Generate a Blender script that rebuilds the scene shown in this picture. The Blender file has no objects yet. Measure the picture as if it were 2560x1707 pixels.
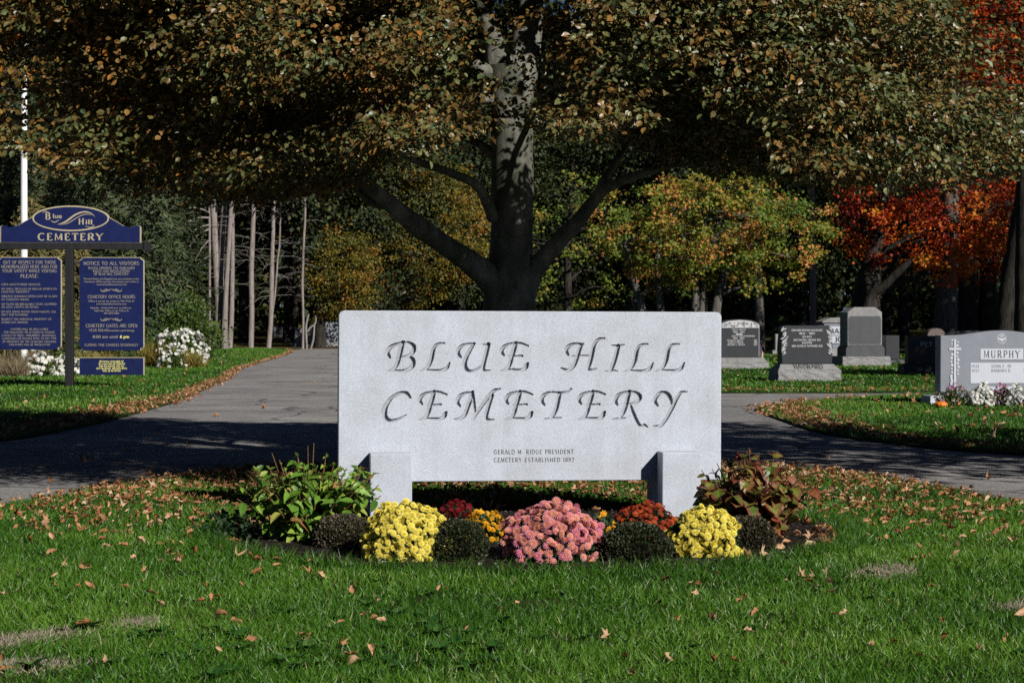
import bpy, bmesh, math, random
import numpy as np
from mathutils import Vector, Matrix, noise

# ------------------------------------------------------------------ camera, light, exposure
scene = bpy.context.scene
COL = scene.collection
R = math.radians
CAM_H, FPX, HOR = 1.25, 4800.0, 805.0
cam_data = bpy.data.cameras.new('camera')
cam = bpy.data.objects.new('camera', cam_data)
COL.objects.link(cam)
cam.location = (0, 0, CAM_H)
cam.rotation_euler = (R(90), 0, 0)
cam_data.sensor_width = 36
cam_data.lens = 36 * FPX / 2560
cam_data.shift_y = -(853.5 - HOR) / 2560
cam_data.clip_start = 0.2
cam_data.clip_end = 2000
cam_data.dof.use_dof = True
cam_data.dof.focus_distance = 11.6
cam_data.dof.aperture_fstop = 13.0
scene.camera = cam

SUN_EL, SUN_AZ = 31.0, 40.0          # azimuth from straight behind the camera towards the right
world = bpy.data.worlds.new('World')
scene.world = world
world.use_nodes = True
wn = world.node_tree
for n in list(wn.nodes): wn.nodes.remove(n)
sky = wn.nodes.new('ShaderNodeTexSky')
sky.sky_type = 'NISHITA'
sky.sun_disc = False
sky.sun_elevation = R(SUN_EL)
sky.sun_rotation = R(180 - SUN_AZ)
sky.altitude = 0
sky.air_density = 0.25
sky.dust_density = 0.0
sky.ozone_density = 3.0
bg = wn.nodes.new('ShaderNodeBackground')
bg.inputs['Strength'].default_value = 0.05
wo = wn.nodes.new('ShaderNodeOutputWorld')
wn.links.new(sky.outputs[0], bg.inputs[0])
wn.links.new(bg.outputs[0], wo.inputs[0])

SUNV = Vector((math.cos(R(SUN_EL)) * math.sin(R(SUN_AZ)), -math.cos(R(SUN_EL)) * math.cos(R(SUN_AZ)), math.sin(R(SUN_EL))))
sd = bpy.data.lights.new('sun', 'SUN')
sd.energy = 5.0
sd.angle = R(0.53)
sd.color = (1.0, 0.945, 0.87)
sun = bpy.data.objects.new('sun', sd)
COL.objects.link(sun)
sun.location = SUNV * 60
sun.rotation_euler = SUNV.to_track_quat('Z', 'Y').to_euler()

vs = scene.view_settings
vs.view_transform = 'Standard'
vs.look = 'None'
vs.exposure = 0.22
vs.gamma = 1.0
cy = scene.cycles
cy.max_bounces = 5
cy.diffuse_bounces = 1
cy.glossy_bounces = 2
cy.transmission_bounces = 3
cy.transparent_max_bounces = 4
cy.use_denoising = False
cy.use_adaptive_sampling = True
cy.adaptive_threshold = 0.006
cy.sample_clamp_indirect = 3.0

# ------------------------------------------------------------------ helpers
rs = np.random.RandomState(7)
def W(px, d, py=None):
    """picture pixel (of the 2560 wide photograph) at distance d -> world point; without py the ground"""
    return ((px - 1280) / FPX * d, d, 0.0 if py is None else CAM_H - (py - HOR) / FPX * d)
def DG(py): return CAM_H * FPX / (py - HOR)

def link(o, parent=None):
    COL.objects.link(o)
    if parent is not None: o.parent = parent
    return o
def tag(o, label=None, cat=None, group=None, kind=None):
    if label: o['label'] = label
    if cat: o['category'] = cat
    if group: o['group'] = group
    if kind: o['kind'] = kind
    return o
def thing(name, label, cat, loc=(0, 0, 0), rz=0.0, group=None):
    o = bpy.data.objects.new(name, None)
    link(o)
    o.empty_display_size = 0.1
    o.location = loc
    o.rotation_euler = (0, 0, rz)
    return tag(o, label, cat, group)

def norm(a): return a / np.maximum(np.linalg.norm(a, axis=-1, keepdims=True), 1e-9)

class MB:
    """collects vertices, faces and per-vertex attributes, builds ONE mesh object"""
    def __init__(s): s.V, s.F, s.A, s.n = [], {}, {}, 0
    def add(s, V, *faces, **attrs):
        V = np.asarray(V, float).reshape(-1, 3)
        for F in faces:
            if F is None or len(F) == 0: continue
            F = np.asarray(F, int)
            s.F.setdefault(F.shape[1], []).append(F + s.n)
        for k in ('rnd', 'u'):
            a = attrs.get(k, 0.5)
            s.A.setdefault(k, []).append(np.broadcast_to(np.asarray(a, float), (len(V),)))
        s.V.append(V); s.n += len(V)
        return s
    def ngon(s, pts, rnd=0.5):
        return s.add(pts, [list(range(len(pts)))], rnd=rnd)
    def mesh(s, name, smooth=False):
        me = bpy.data.meshes.new(name)
        if not s.V: return me
        V = np.concatenate(s.V)
        me.vertices.add(len(V)); me.vertices.foreach_set('co', V.astype(np.float32).ravel())
        li, ls, lt, st = [], [], [], 0
        for k in sorted(s.F):
            F = np.concatenate(s.F[k])
            li.append(F.ravel()); ls.append(np.arange(len(F)) * k + st); lt.append(np.full(len(F), k)); st += F.size
        li = np.concatenate(li); ls = np.concatenate(ls); lt = np.concatenate(lt)
        me.loops.add(len(li)); me.loops.foreach_set('vertex_index', li.astype(np.int32))
        me.polygons.add(len(ls)); me.polygons.foreach_set('loop_start', ls.astype(np.int32))
        me.polygons.foreach_set('loop_total', lt.astype(np.int32))
        me.polygons.foreach_set('use_smooth', np.full(len(ls), bool(smooth)))
        for k, L in s.A.items():
            at = me.attributes.new(k, 'FLOAT', 'POINT')
            at.data.foreach_set('value', np.concatenate(L).astype(np.float32))
        me.update(calc_edges=True)
        me.validate()
        return me
    def build(s, name, mat, parent=None, smooth=False):
        o = bpy.data.objects.new(name, s.mesh(name, smooth))
        o.data.materials.append(mat)
        return link(o, parent)

def box(mb, x0, x1, y0, y1, z0, z1, bev=0.0, rnd=0.5):
    bm = bmesh.new()
    bmesh.ops.create_cube(bm, size=1)
    for v in bm.verts:
        v.co = ((x0 + x1) / 2 + v.co.x * (x1 - x0), (y0 + y1) / 2 + v.co.y * (y1 - y0), (z0 + z1) / 2 + v.co.z * (z1 - z0))
    if bev > 0: bmesh.ops.bevel(bm, geom=bm.edges[:], offset=bev, segments=2, affect='EDGES', profile=0.5)
    from_bm(mb, bm, rnd)
def from_bm(mb, bm, rnd=0.5):
    bm.verts.index_update()
    V = [tuple(v.co) for v in bm.verts]
    by = {}
    for f in bm.faces: by.setdefault(len(f.verts), []).append([v.index for v in f.verts])
    mb.add(V, *[by[k] for k in by], rnd=rnd)
    bm.free()
def prism(mb, pts, y0, y1, bev=0.0, rnd=0.5):
    """outline in the x-z plane given counter-clockwise seen from -y, pushed from y0 (front) to y1"""
    P = np.array(pts, float); n = len(P)
    bm = bmesh.new()
    a = [bm.verts.new((p[0], y0, p[1])) for p in P]
    b = [bm.verts.new((p[0], y1, p[1])) for p in P]
    f = bm.faces.new(a); g = bm.faces.new(b[::-1])
    for i in range(n): bm.faces.new((a[(i + 1) % n], a[i], b[i], b[(i + 1) % n]))
    if bev > 0:
        ed = [e for e in bm.edges if abs(e.verts[0].co.y - e.verts[1].co.y) < 1e-6]
        bmesh.ops.bevel(bm, geom=ed, offset=bev, segments=1, affect='EDGES')
    bmesh.ops.recalc_face_normals(bm, faces=bm.faces[:])
    from_bm(mb, bm, rnd)
def rockbox(mb, x0, x1, y0, y1, z0, z1, amp, taper=0.0, n=12, seed=0):
    """block with rough split faces: fine grid pushed in and out, flat top and bottom"""
    q = np.random.RandomState(seed)
    bm = bmesh.new()
    bmesh.ops.create_cube(bm, size=1)
    bmesh.ops.subdivide_edges(bm, edges=bm.edges[:], cuts=n, use_grid_fill=True)
    for v in bm.verts:
        c = v.co.copy()
        top = c.z > 0.499
        edge = max(abs(c.x), abs(c.y))
        k = 0 if (top or c.z < -0.499) else 1
        w_ = Vector((c.x * (x1 - x0), c.y * (y1 - y0), c.z * (z1 - z0))) * 11 + Vector((seed * 3.1, 0, 0))
        j = (np.array(noise.noise_vector(w_)) * 1.5 + np.array(noise.noise_vector(w_ * 2.7)) * .9) * amp
        x = (x0 + x1) / 2 + c.x * (x1 - x0) * (1 - taper * (c.z + .5)); y = (y0 + y1) / 2 + c.y * (y1 - y0) * (1 - taper * (c.z + .5))
        z = z0 + (c.z + .5) * (z1 - z0)
        v.co = (x + j[0] * k, y + j[1] * k, z + j[2] * k * .6)
    from_bm(mb, bm)
def tube(mb, path, radii, seg=8, rnd=0.5, cap=True, lump=0.0, q=None):
    P = np.asarray(path, float); n = len(P)
    r = np.broadcast_to(np.asarray(radii, float), (n,))
    T = norm(np.gradient(P, axis=0))
    ref = np.array([0, 1, 0.0]) if abs(T[0][1]) < .8 else np.array([1, 0, 0.0])
    X = np.zeros_like(P); x = norm(np.cross(T[0], ref)[None])[0]
    for i in range(n):
        x = x - T[i] * np.dot(x, T[i]); x = x / max(np.linalg.norm(x), 1e-9); X[i] = x
    Y = np.cross(T, X)
    a = np.linspace(0, 2 * math.pi, seg, endpoint=False)
    rr = r[:, None] * np.ones((1, seg))
    if lump > 0: rr = rr * (1 + lump * (q or rs).uniform(-1, 1, rr.shape))
    V = P[:, None, :] + rr[..., None] * (np.cos(a)[None, :, None] * X[:, None, :] + np.sin(a)[None, :, None] * Y[:, None, :])
    i = np.arange(n - 1)[:, None]; k = np.arange(seg)[None, :]; k2 = (k + 1) % seg
    F = np.stack([i * seg + k, i * seg + k2, (i + 1) * seg + k2, (i + 1) * seg + k], -1).reshape(-1, 4)
    mb.add(V.reshape(-1, 3), F, rnd=rnd)
    if cap:
        mb.add(V[-1], [list(range(seg))], rnd=rnd); mb.add(V[0], [list(range(seg))[::-1]], rnd=rnd)
def spline(pts, n):
    """Catmull-Rom through rows of any width"""
    P = np.asarray(pts, float)
    P = np.vstack([2 * P[0] - P[1], P, 2 * P[-1] - P[-2]])
    out = []
    m = len(P) - 3
    for t in np.linspace(0, m, n):
        i = min(int(t), m - 1); f = t - i
        a, b, c, d = P[i], P[i + 1], P[i + 2], P[i + 3]
        out.append(.5 * ((2 * b) + (c - a) * f + (2 * a - 5 * b + 4 * c - d) * f * f + (3 * b - a - 3 * c + d) * f ** 3))
    return np.array(out)
def blob(mb, c, r, seg=12, rings=8, rnd=0.5):
    V, F = [], []
    for i in range(rings + 1):
        t = math.pi * i / rings
        for k in range(seg):
            a = 2 * math.pi * k / seg
            V.append((c[0] + r[0] * math.sin(t) * math.cos(a), c[1] + r[1] * math.sin(t) * math.sin(a), c[2] + r[2] * math.cos(t)))
    for i in range(rings):
        for k in range(seg):
            F.append((i * seg + k, (i + 1) * seg + k, (i + 1) * seg + (k + 1) % seg, i * seg + (k + 1) % seg))
    mb.add(V, F, rnd=rnd)

def frames(d, nrm):
    """rows: x (across), y (along d), z (normal)"""
    y = norm(d); x = norm(np.cross(y, nrm)); z = np.cross(x, y)
    return np.stack([x, y, z], 1)
def scatter(mb, T, F, pos, fr, size, rnd, u=None):
    """copies template T (k,3) with faces F (list of arrays) to every pos"""
    n, k = len(pos), len(T)
    if n == 0: return
    size = np.asarray(size, float)
    S = size[:, None, None] if size.ndim == 1 else size[:, None, :]
    V = np.einsum('nkj,njc->nkc', T[None] * S, fr) + pos[:, None, :]
    off = (np.arange(n) * k)[:, None, None]
    FF = [(np.asarray(f)[None] + off).reshape(-1, len(f[0])) for f in F]
    mb.add(V.reshape(-1, 3), *FF, rnd=np.repeat(rnd, k), u=np.tile(u if u is not None else np.full(k, .5), n))
def rdir(n, q):
    v = q.normal(size=(n, 3)); return norm(v)

# leaf templates: base at the origin, tip at y = 1
LEAF = np.array([[0, 0, 0], [-.30, .28, .05], [-.31, .62, .03], [0, 1, -.06], [.31, .62, .03], [.30, .28, .05], [0, .3, -.03], [0, .66, -.03]])
LEAF_F = [np.array([[1, 2, 7, 6], [6, 7, 4, 5]]), np.array([[0, 1, 6], [0, 6, 5], [2, 3, 7], [7, 3, 4]])]
LEAF_U = np.array([0, 1, 1, .8, 1, 1, 0, 0.])
DIAM = np.array([[0, 0, 0], [-.32, .5, .08], [0, 1, -.05], [.32, .5, .08]])
DIAM_F = [np.array([[0, 1, 2], [0, 2, 3]])]
def lobed():
    """maple-like outline as a fan"""
    pts = [(0, 0), (.12, .22), (.48, .12), (.34, .36), (.52, .62), (.2, .58), (0, 1), (-.2, .58), (-.52, .62), (-.34, .36), (-.48, .12), (-.12, .22)]
    V = np.array([[x, y, .06 * math.sin(5 * x) - .25 * x * x] for x, y in pts] + [[0, .4, .05]])
    F = np.array([[i, (i + 1) % 12, 12] for i in range(12)])
    return V, [F]
MAPLE, MAPLE_F = lobed()
def bigleaf(nx=5, ny=7, wid=.36, fold=.16, droop=.28):
    V, U = [], []
    for j in range(ny):
        t = j / (ny - 1)
        w = wid * (math.sin(math.pi * min(1, t ** .75)) ** .8 if 0 < t < 1 else 0.0)
        for i in range(nx):
            s = (i / (nx - 1) - .5) * 2
            V.append((s * w, t, fold * abs(s) * w * 2 - droop * t * t + .012 * math.sin(t * 22 + abs(s) * 3)))
            U.append(abs(s) * .7 + .3 * max(0, t - .55) / .45)
    F = [[j * nx + i, j * nx + i + 1, (j + 1) * nx + i + 1, (j + 1) * nx + i] for j in range(ny - 1) for i in range(nx - 1)]
    return np.array(V), [np.array(F)], np.array(U)
BIG, BIG_F, BIG_U = bigleaf()

def inside(poly, x, y):
    P = np.asarray(poly, float); c = np.zeros(len(x), bool); j = len(P) - 1
    for i in range(len(P)):
        xi, yi, xj, yj = *P[i], *P[j]
        m = ((yi > y) != (yj > y)) & (x < (xj - xi) * (y - yi) / (yj - yi + 1e-12) + xi)
        c ^= m; j = i
    return c
def wav(x, y, s=1.0, seed=0):
    """cheap smooth noise about 0..1"""
    q = np.random.RandomState(seed); v = 0
    for i in range(7):
        a = q.uniform(0, 6.28); f = s * q.uniform(.5, 2.2)
        v = v + np.sin((x * math.cos(a) + y * math.sin(a)) * f + q.uniform(0, 6.28))
    return .5 + .5 * v / 4.2

# ------------------------------------------------------------------ materials
def newmat(name):
    m = bpy.data.materials.new(name); m.use_nodes = True
    nt = m.node_tree
    for n in list(nt.nodes): nt.nodes.remove(n)
    out = nt.nodes.new('ShaderNodeOutputMaterial')
    return m, nt, out
def N(nt, t, **kw):
    n = nt.nodes.new(t)
    for k, v in kw.items():
        if k in n.inputs: n.inputs[k].default_value = v
        else: setattr(n, k, v)
    return n
def ramp(nt, fac, stops, interp='LINEAR'):
    r = nt.nodes.new('ShaderNodeValToRGB')
    r.color_ramp.interpolation = interp
    e = r.color_ramp.elements
    while len(e) > 1: e.remove(e[-1])
    e[0].position = stops[0][0]; e[0].color = (*stops[0][1], 1)
    for p, c in stops[1:]:
        x = e.new(p); x.color = (*c, 1)
    nt.links.new(fac, r.inputs['Fac'])
    return r
def leafmat(name, stops, transl=.22, rough=.5, spec=.35, edge=None, tint=1.0, noise=0.35):
    m, nt, out = newmat(name); L = nt.links.new
    a = N(nt, 'ShaderNodeAttribute', attribute_name='rnd')
    r = ramp(nt, a.outputs['Fac'], stops)
    col = r.outputs[0]
    if edge:
        u = N(nt, 'ShaderNodeAttribute', attribute_name='u')
        tc = N(nt, 'ShaderNodeTexCoord'); nz = N(nt, 'ShaderNodeTexNoise', Scale=22.0, Detail=3.0)
        L(tc.outputs['Object'], nz.inputs['Vector'])
        ad = N(nt, 'ShaderNodeMath', operation='ADD'); L(u.outputs['Fac'], ad.inputs[0]); L(nz.outputs['Fac'], ad.inputs[1])
        rr = ramp(nt, ad.outputs[0], [(0, (0, 0, 0)), (edge[1], (0, 0, 0)), (edge[2], (1, 1, 1)), (1, (1, 1, 1))])
        rr.inputs[0].default_value = 0
        mp = N(nt, 'ShaderNodeMath', operation='MULTIPLY'); L(ad.outputs[0], mp.inputs[0]); mp.inputs[1].default_value = .55
        L(mp.outputs[0], rr.inputs['Fac'])
        mx = N(nt, 'ShaderNodeMix', data_type='RGBA'); L(rr.outputs[0], mx.inputs['Factor']); L(col, mx.inputs['A'])
        mx.inputs['B'].default_value = (*edge[0], 1)
        col = mx.outputs['Result']
    p = N(nt, 'ShaderNodeBsdfPrincipled', Roughness=rough)
    p.inputs['Specular IOR Level'].default_value = spec
    L(col, p.inputs['Base Color'])
    if transl > 0:
        t = N(nt, 'ShaderNodeBsdfTranslucent'); L(col, t.inputs['Color'])
        ms = N(nt, 'ShaderNodeMixShader'); ms.inputs[0].default_value = transl
        L(p.outputs[0], ms.inputs[1]); L(t.outputs[0], ms.inputs[2]); L(ms.outputs[0], out.inputs[0])
    else: L(p.outputs[0], out.inputs[0])
    return m
def surf(name, c1, c2, scale, rough=.8, spec=.2, bump=0.0, bscale=None, detail=6.0, c3=None, scale3=1.0, stretch=(1, 1, 1), contrast=(.35, .65), wobj=True, dist=0.01):
    """two-tone noise surface, optional broad third tone and bump"""
    m, nt, out = newmat(name); L = nt.links.new
    tc = N(nt, 'ShaderNodeTexCoord'); mp = N(nt, 'ShaderNodeMapping'); mp.inputs['Scale'].default_value = stretch
    L(tc.outputs['Object'], mp.inputs['Vector'])
    nz = N(nt, 'ShaderNodeTexNoise', Scale=scale, Detail=detail, Roughness=.6); L(mp.outputs[0], nz.inputs['Vector'])
    col = ramp(nt, nz.outputs['Fac'], [(contrast[0], c1), (contrast[1], c2)]).outputs[0]
    if c3 is not None:
        n3 = N(nt, 'ShaderNodeTexNoise', Scale=scale3, Detail=4.0); L(mp.outputs[0], n3.inputs['Vector'])
        f = ramp(nt, n3.outputs['Fac'], [(.42, (0, 0, 0)), (.68, (1, 1, 1))])
        mx = N(nt, 'ShaderNodeMix', data_type='RGBA'); L(f.outputs[0], mx.inputs['Factor']); L(col, mx.inputs['A']); mx.inputs['B'].default_value = (*c3, 1)
        col = mx.outputs['Result']
    p = N(nt, 'ShaderNodeBsdfPrincipled', Roughness=rough); p.inputs['Specular IOR Level'].default_value = spec
    L(col, p.inputs['Base Color'])
    if bump > 0:
        nb = N(nt, 'ShaderNodeTexNoise', Scale=bscale or scale, Detail=8.0, Roughness=.65); L(mp.outputs[0], nb.inputs['Vector'])
        b = N(nt, 'ShaderNodeBump', Strength=bump, Distance=dist); L(nb.outputs['Fac'], b.inputs['Height']); L(b.outputs[0], p.inputs['Normal'])
    L(p.outputs[0], out.inputs[0])
    return m
def granite(name, base, dark, light, scale=230.0, rough=.75, blot=.06, spec=.25):
    m, nt, out = newmat(name); L = nt.links.new
    tc = N(nt, 'ShaderNodeTexCoord')
    mp = N(nt, 'ShaderNodeMapping'); mp.inputs['Rotation'].default_value = (.5, .3, .7); L(tc.outputs['Object'], mp.inputs['Vector'])
    nz = N(nt, 'ShaderNodeTexNoise', Scale=scale, Detail=3.0, Roughness=.75); L(mp.outputs[0], nz.inputs['Vector'])
    r = ramp(nt, nz.outputs['Fac'], [(.34, dark), (.46, base), (.55, base), (.66, light)])
    n2 = N(nt, 'ShaderNodeTexNoise', Scale=4.0, Detail=5.0, Roughness=.6); L(tc.outputs['Object'], n2.inputs['Vector'])
    r2 = ramp(nt, n2.outputs['Fac'], [(.3, (1 - blot * 2.2, 1 - blot * 2.3, 1 - blot * 2.6)), (.7, (1, 1, 1))])
    mx = N(nt, 'ShaderNodeMix', data_type='RGBA', blend_type='MULTIPLY'); mx.inputs['Factor'].default_value = 1
    L(r.outputs[0], mx.inputs['A']); L(r2.outputs[0], mx.inputs['B'])
    ms = N(nt, 'ShaderNodeMapping'); ms.inputs['Scale'].default_value = (9, 9, .7); L(tc.outputs['Object'], ms.inputs['Vector'])
    n3 = N(nt, 'ShaderNodeTexNoise', Scale=1.0, Detail=6.0, Roughness=.65); L(ms.outputs[0], n3.inputs['Vector'])
    r3 = ramp(nt, n3.outputs['Fac'], [(.3, (1 - blot * 1.3, 1 - blot * 1.4, 1 - blot * 1.6)), (.55, (1, 1, 1))])
    m3 = N(nt, 'ShaderNodeMix', data_type='RGBA', blend_type='MULTIPLY'); m3.inputs['Factor'].default_value = 1
    L(mx.outputs['Result'], m3.inputs['A']); L(r3.outputs[0], m3.inputs['B']); mx = m3
    p = N(nt, 'ShaderNodeBsdfPrincipled', Roughness=rough); p.inputs['Specular IOR Level'].default_value = spec
    L(mx.outputs['Result'], p.inputs['Base Color'])
    b = N(nt, 'ShaderNodeBump', Strength=.25, Distance=.002); L(nz.outputs['Fac'], b.inputs['Height']); L(b.outputs[0], p.inputs['Normal'])
    L(p.outputs[0], out.inputs[0])
    return m
def plain(name, c, rough=.5, spec=.4): return surf(name, tuple(x * .93 for x in c), tuple(min(1, x * 1.07) for x in c), 9.0, rough, spec)

M = {}
M['granite_pale'] = granite('pale granite', (.485, .53, .615), (.29, .32, .385), (.66, .705, .79), 165, blot=.075)
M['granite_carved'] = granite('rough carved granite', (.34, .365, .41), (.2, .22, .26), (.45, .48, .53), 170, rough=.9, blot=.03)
M['granite_cut'] = surf('cut granite lettering', (.05, .054, .06), (.09, .095, .105), 150, .9)
M['granite_dark'] = granite('dark polished granite', (.032, .035, .040), (.017, .019, .023), (.065, .069, .077), 160, rough=.45, blot=.05)
M['granite_mid'] = granite('blue grey granite', (.20, .222, .265), (.13, .145, .18), (.29, .31, .36), 150, rough=.55, blot=.05)
M['granite_slate'] = granite('slate grey granite', (.075, .08, .09), (.04, .044, .05), (.13, .137, .15), 130, rough=.5, blot=.08)
M['granite_grey'] = granite('grey rock granite', (.27, .275, .285), (.13, .135, .14), (.42, .42, .43), 60, blot=.12)
M['granite_panel'] = granite('pale panel granite', (.47, .50, .57), (.38, .41, .48), (.56, .59, .66), 150, blot=.02)
M['granite_letter'] = plain('pale cut lettering', (.45, .46, .48), .9)
M['granite_brown'] = granite('brown polished granite', (.016, .012, .0115), (.008, .006, .006), (.03, .024, .022), 120, rough=.4)  # brown darkened further, the shade over this stone is in the colour
M['granite_pink'] = granite('pink rough granite', (.15, .12, .11), (.08, .065, .06), (.22, .18, .165), 50, blot=.12)
M['sign_blue'] = surf('blue sign paint', (.004, .0095, .062), (.006, .0135, .080), 6.0, .45, .35)
M['sign_gold'] = plain('gold sign paint', (.42, .37, .25), .5)
M['sign_tan'] = plain('tan sign lettering', (.27, .25, .21), .6)
M['sign_yellow'] = plain('yellow sign lettering', (.75, .72, .22), .6)
M['sign_black'] = surf('black painted timber', (.010, .010, .011), (.018, .018, .02), 12, .55, .3, stretch=(1, 1, .1))
M['pole_white'] = plain('white pole paint', (.80, .80, .80), .4)
M['beech_bark'] = surf('smooth grey beech bark', (.095, .095, .081), (.23, .226, .195), 7.0, .85, .15, .6, 30, stretch=(1, 1, .5), c3=(.07, .078, .055), scale3=4.0, contrast=(.38, .62), dist=.02)
M['pine_bark'] = surf('grey pink pine bark', (.155, .13, .12), (.30, .265, .25), 14.0, .9, .1, .8, 18, stretch=(1, 1, .16), contrast=(.3, .7), dist=.03)
M['bark_dark'] = surf('dark rough bark', (.014, .0125, .011), (.045, .04, .034), 10.0, .95, .1, .8, 14, stretch=(1, 1, .2), dist=.03)  # dark bark, deepened so that sunlit trunks at the right read as shaded
M['bark_grey'] = surf('furrowed grey bark', (.12, .115, .105), (.27, .26, .235), 11.0, .95, .1, .8, 16, stretch=(1, 1, .22), dist=.03)
M['bark_mid'] = surf('dull grey bark', (.05, .047, .042), (.15, .142, .128), 11.0, .95, .1, .8, 16, stretch=(1, 1, .22), dist=.03)
M['twig'] = surf('grey dead twigs', (.16, .145, .13), (.30, .28, .26), 20, .9, .1)
M['stem'] = surf('red green stems', (.10, .045, .025), (.17, .10, .04), 30, .7, .2)
# ------------------------------------------------------------------ ground, road, lawns
ISLAND = [(-5.5, -4), (-5.5, 5), (-5.1, 9), (-4.28, 11.33), (-3.69, 12.18), (-3.4, 12.83), (-3.15, 13.65), (-2.8, 14.83), (-2.37, 15.82), (-1.7, 16.36), (-0.76, 16.76), (0.38, 16.85), (1.42, 16.76), (2.13, 16.45), (2.65, 15.64), (3.12, 14.29), (3.44, 13.01), (3.84, 11.91), (4.6, 11), (5.2, 9), (5.6, 5), (5.6, -4)]
LEFT_LAWN = [(-30, 13), (-14, 14.6), (-9, 16.5), (-6.3, 18.6), (-5.33, 20), (-5.1, 22), (-5.05, 24.5), (-5.15, 28), (-5.3, 31), (-6.1, 41), (-7.1, 50), (-7.9, 62), (-8.45, 72), (-9.1, 80), (-9.8, 84), (-11.5, 88), (-30, 90)]
RIGHT_LAWN = [(3.45, 27.2), (3.4, 24.5), (3.45, 21.5), (3.8, 19.8), (4.77, 17.9), (8, 15.5), (20, 13), (34, 20), (34, 38), (12, 34), (6.8, 32.4), (5.1, 30.5), (4.0, 28.6)]
BACK_LAWN = [(-1, 36), (2, 34), (3.67, 33.5), (7.1, 33.7), (14, 35.5), (40, 40), (40, 96), (-7.9, 96), (-8.1, 90), (-6.2, 80), (-5, 70), (-2.5, 45)]
def smooth_poly(P, n=8):
    P = np.array(P, float); out = []
    for i in range(len(P)):
        a, b, c, d = P[i - 1], P[i], P[(i + 1) % len(P)], P[(i + 2) % len(P)]
        for t in np.linspace(0, 1, n, endpoint=False):
            if np.linalg.norm(c - b) > 6: out.append(b + (c - b) * t); continue
            out.append(.5 * ((2 * b) + (c - a) * t + (2 * a - 5 * b + 4 * c - d) * t * t + (3 * b - a - 3 * c + d) * t ** 3))
    return np.array(out)

# ground sheet: flat to 97 m, then a gentle rise into the wood
ys = [-60, -20, 0, 20, 50, 80, 97, 105, 115, 130, 150, 200, 300, 600]
xs = [-400, -100, -40, -15, 0, 15, 40, 100, 400]
gz = lambda y: 0.0 if y < 97 else (y - 97) * .016 if y < 150 else .85
mb = MB()
V = [(x, y, gz(y)) for y in ys for x in xs]
F = [(j * len(xs) + i, j * len(xs) + i + 1, (j + 1) * len(xs) + i + 1, (j + 1) * len(xs) + i) for j in range(len(ys) - 1) for i in range(len(xs) - 1)]
mb.add(V, F)
M['forest_floor'] = surf('forest floor', (.030, .020, .010), (.10, .058, .022), 5.0, .95, .1, .5, 30, c3=(.05, .06, .015), scale3=.3)
tag(mb.build('ground', M['forest_floor']), 'brown leaf strewn forest floor under the trees', 'ground', kind='structure')

def asphalt():
    m, nt, out = newmat('worn asphalt'); L = nt.links.new
    tc = N(nt, 'ShaderNodeTexCoord')
    fine = N(nt, 'ShaderNodeTexNoise', Scale=34.0, Detail=6.0, Roughness=.85); L(tc.outputs['Object'], fine.inputs['Vector'])
    col = ramp(nt, fine.outputs['Fac'], [(.34, (.10, .098, .098)), (.5, (.24, .235, .232)), (.64, (.46, .45, .44))])
    broad = N(nt, 'ShaderNodeTexNoise', Scale=.55, Detail=6.0, Roughness=.6); L(tc.outputs['Object'], broad.inputs['Vector'])
    r2 = ramp(nt, broad.outputs['Fac'], [(.35, (.66, .67, .70)), (.65, (1.1, 1.09, 1.07))])
    mx = N(nt, 'ShaderNodeMix', data_type='RGBA', blend_type='MULTIPLY'); mx.inputs['Factor'].default_value = 1
    L(col.outputs[0], mx.inputs['A']); L(r2.outputs[0], mx.inputs['B'])
    wrp = N(nt, 'ShaderNodeTexNoise', Scale=1.3, Detail=5.0); L(tc.outputs['Object'], wrp.inputs['Vector'])
    ad = N(nt, 'ShaderNodeMix', data_type='RGBA'); ad.inputs['Factor'].default_value = .35; L(tc.outputs['Object'], ad.inputs['A']); L(wrp.outputs['Color'], ad.inputs['B'])
    vo = N(nt, 'ShaderNodeTexVoronoi', feature='DISTANCE_TO_EDGE', Scale=.75); L(ad.outputs['Result'], vo.inputs['Vector'])
    cr = ramp(nt, vo.outputs['Distance'], [(0, (.25, .25, .26)), (.014, (.5, .5, .5)), (.026, (1, 1, 1))])
    m2 = N(nt, 'ShaderNodeMix', data_type='RGBA', blend_type='MULTIPLY'); m2.inputs['Factor'].default_value = .75
    L(mx.outputs['Result'], m2.inputs['A']); L(cr.outputs[0], m2.inputs['B'])
    p = N(nt, 'ShaderNodeBsdfPrincipled', Roughness=.85); p.inputs['Specular IOR Level'].default_value = .25
    L(m2.outputs['Result'], p.inputs['Base Color'])
    b = N(nt, 'ShaderNodeBump', Strength=.6, Distance=.008); L(fine.outputs['Fac'], b.inputs['Height']); L(b.outputs[0], p.inputs['Normal'])
    L(p.outputs[0], out.inputs[0]); return m
M['asphalt'] = asphalt()
mb = MB(); mb.ngon([(-30, -14, .004), (44, -14, .004), (44, 44, .004), (0, 60, .004), (-6.5, 89.5, .004), (-12, 89.5, .004), (-30, 60, .004)])
tag(mb.build('road', M['asphalt']), 'worn grey asphalt drive curving round behind the granite sign', 'road', kind='structure')

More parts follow.
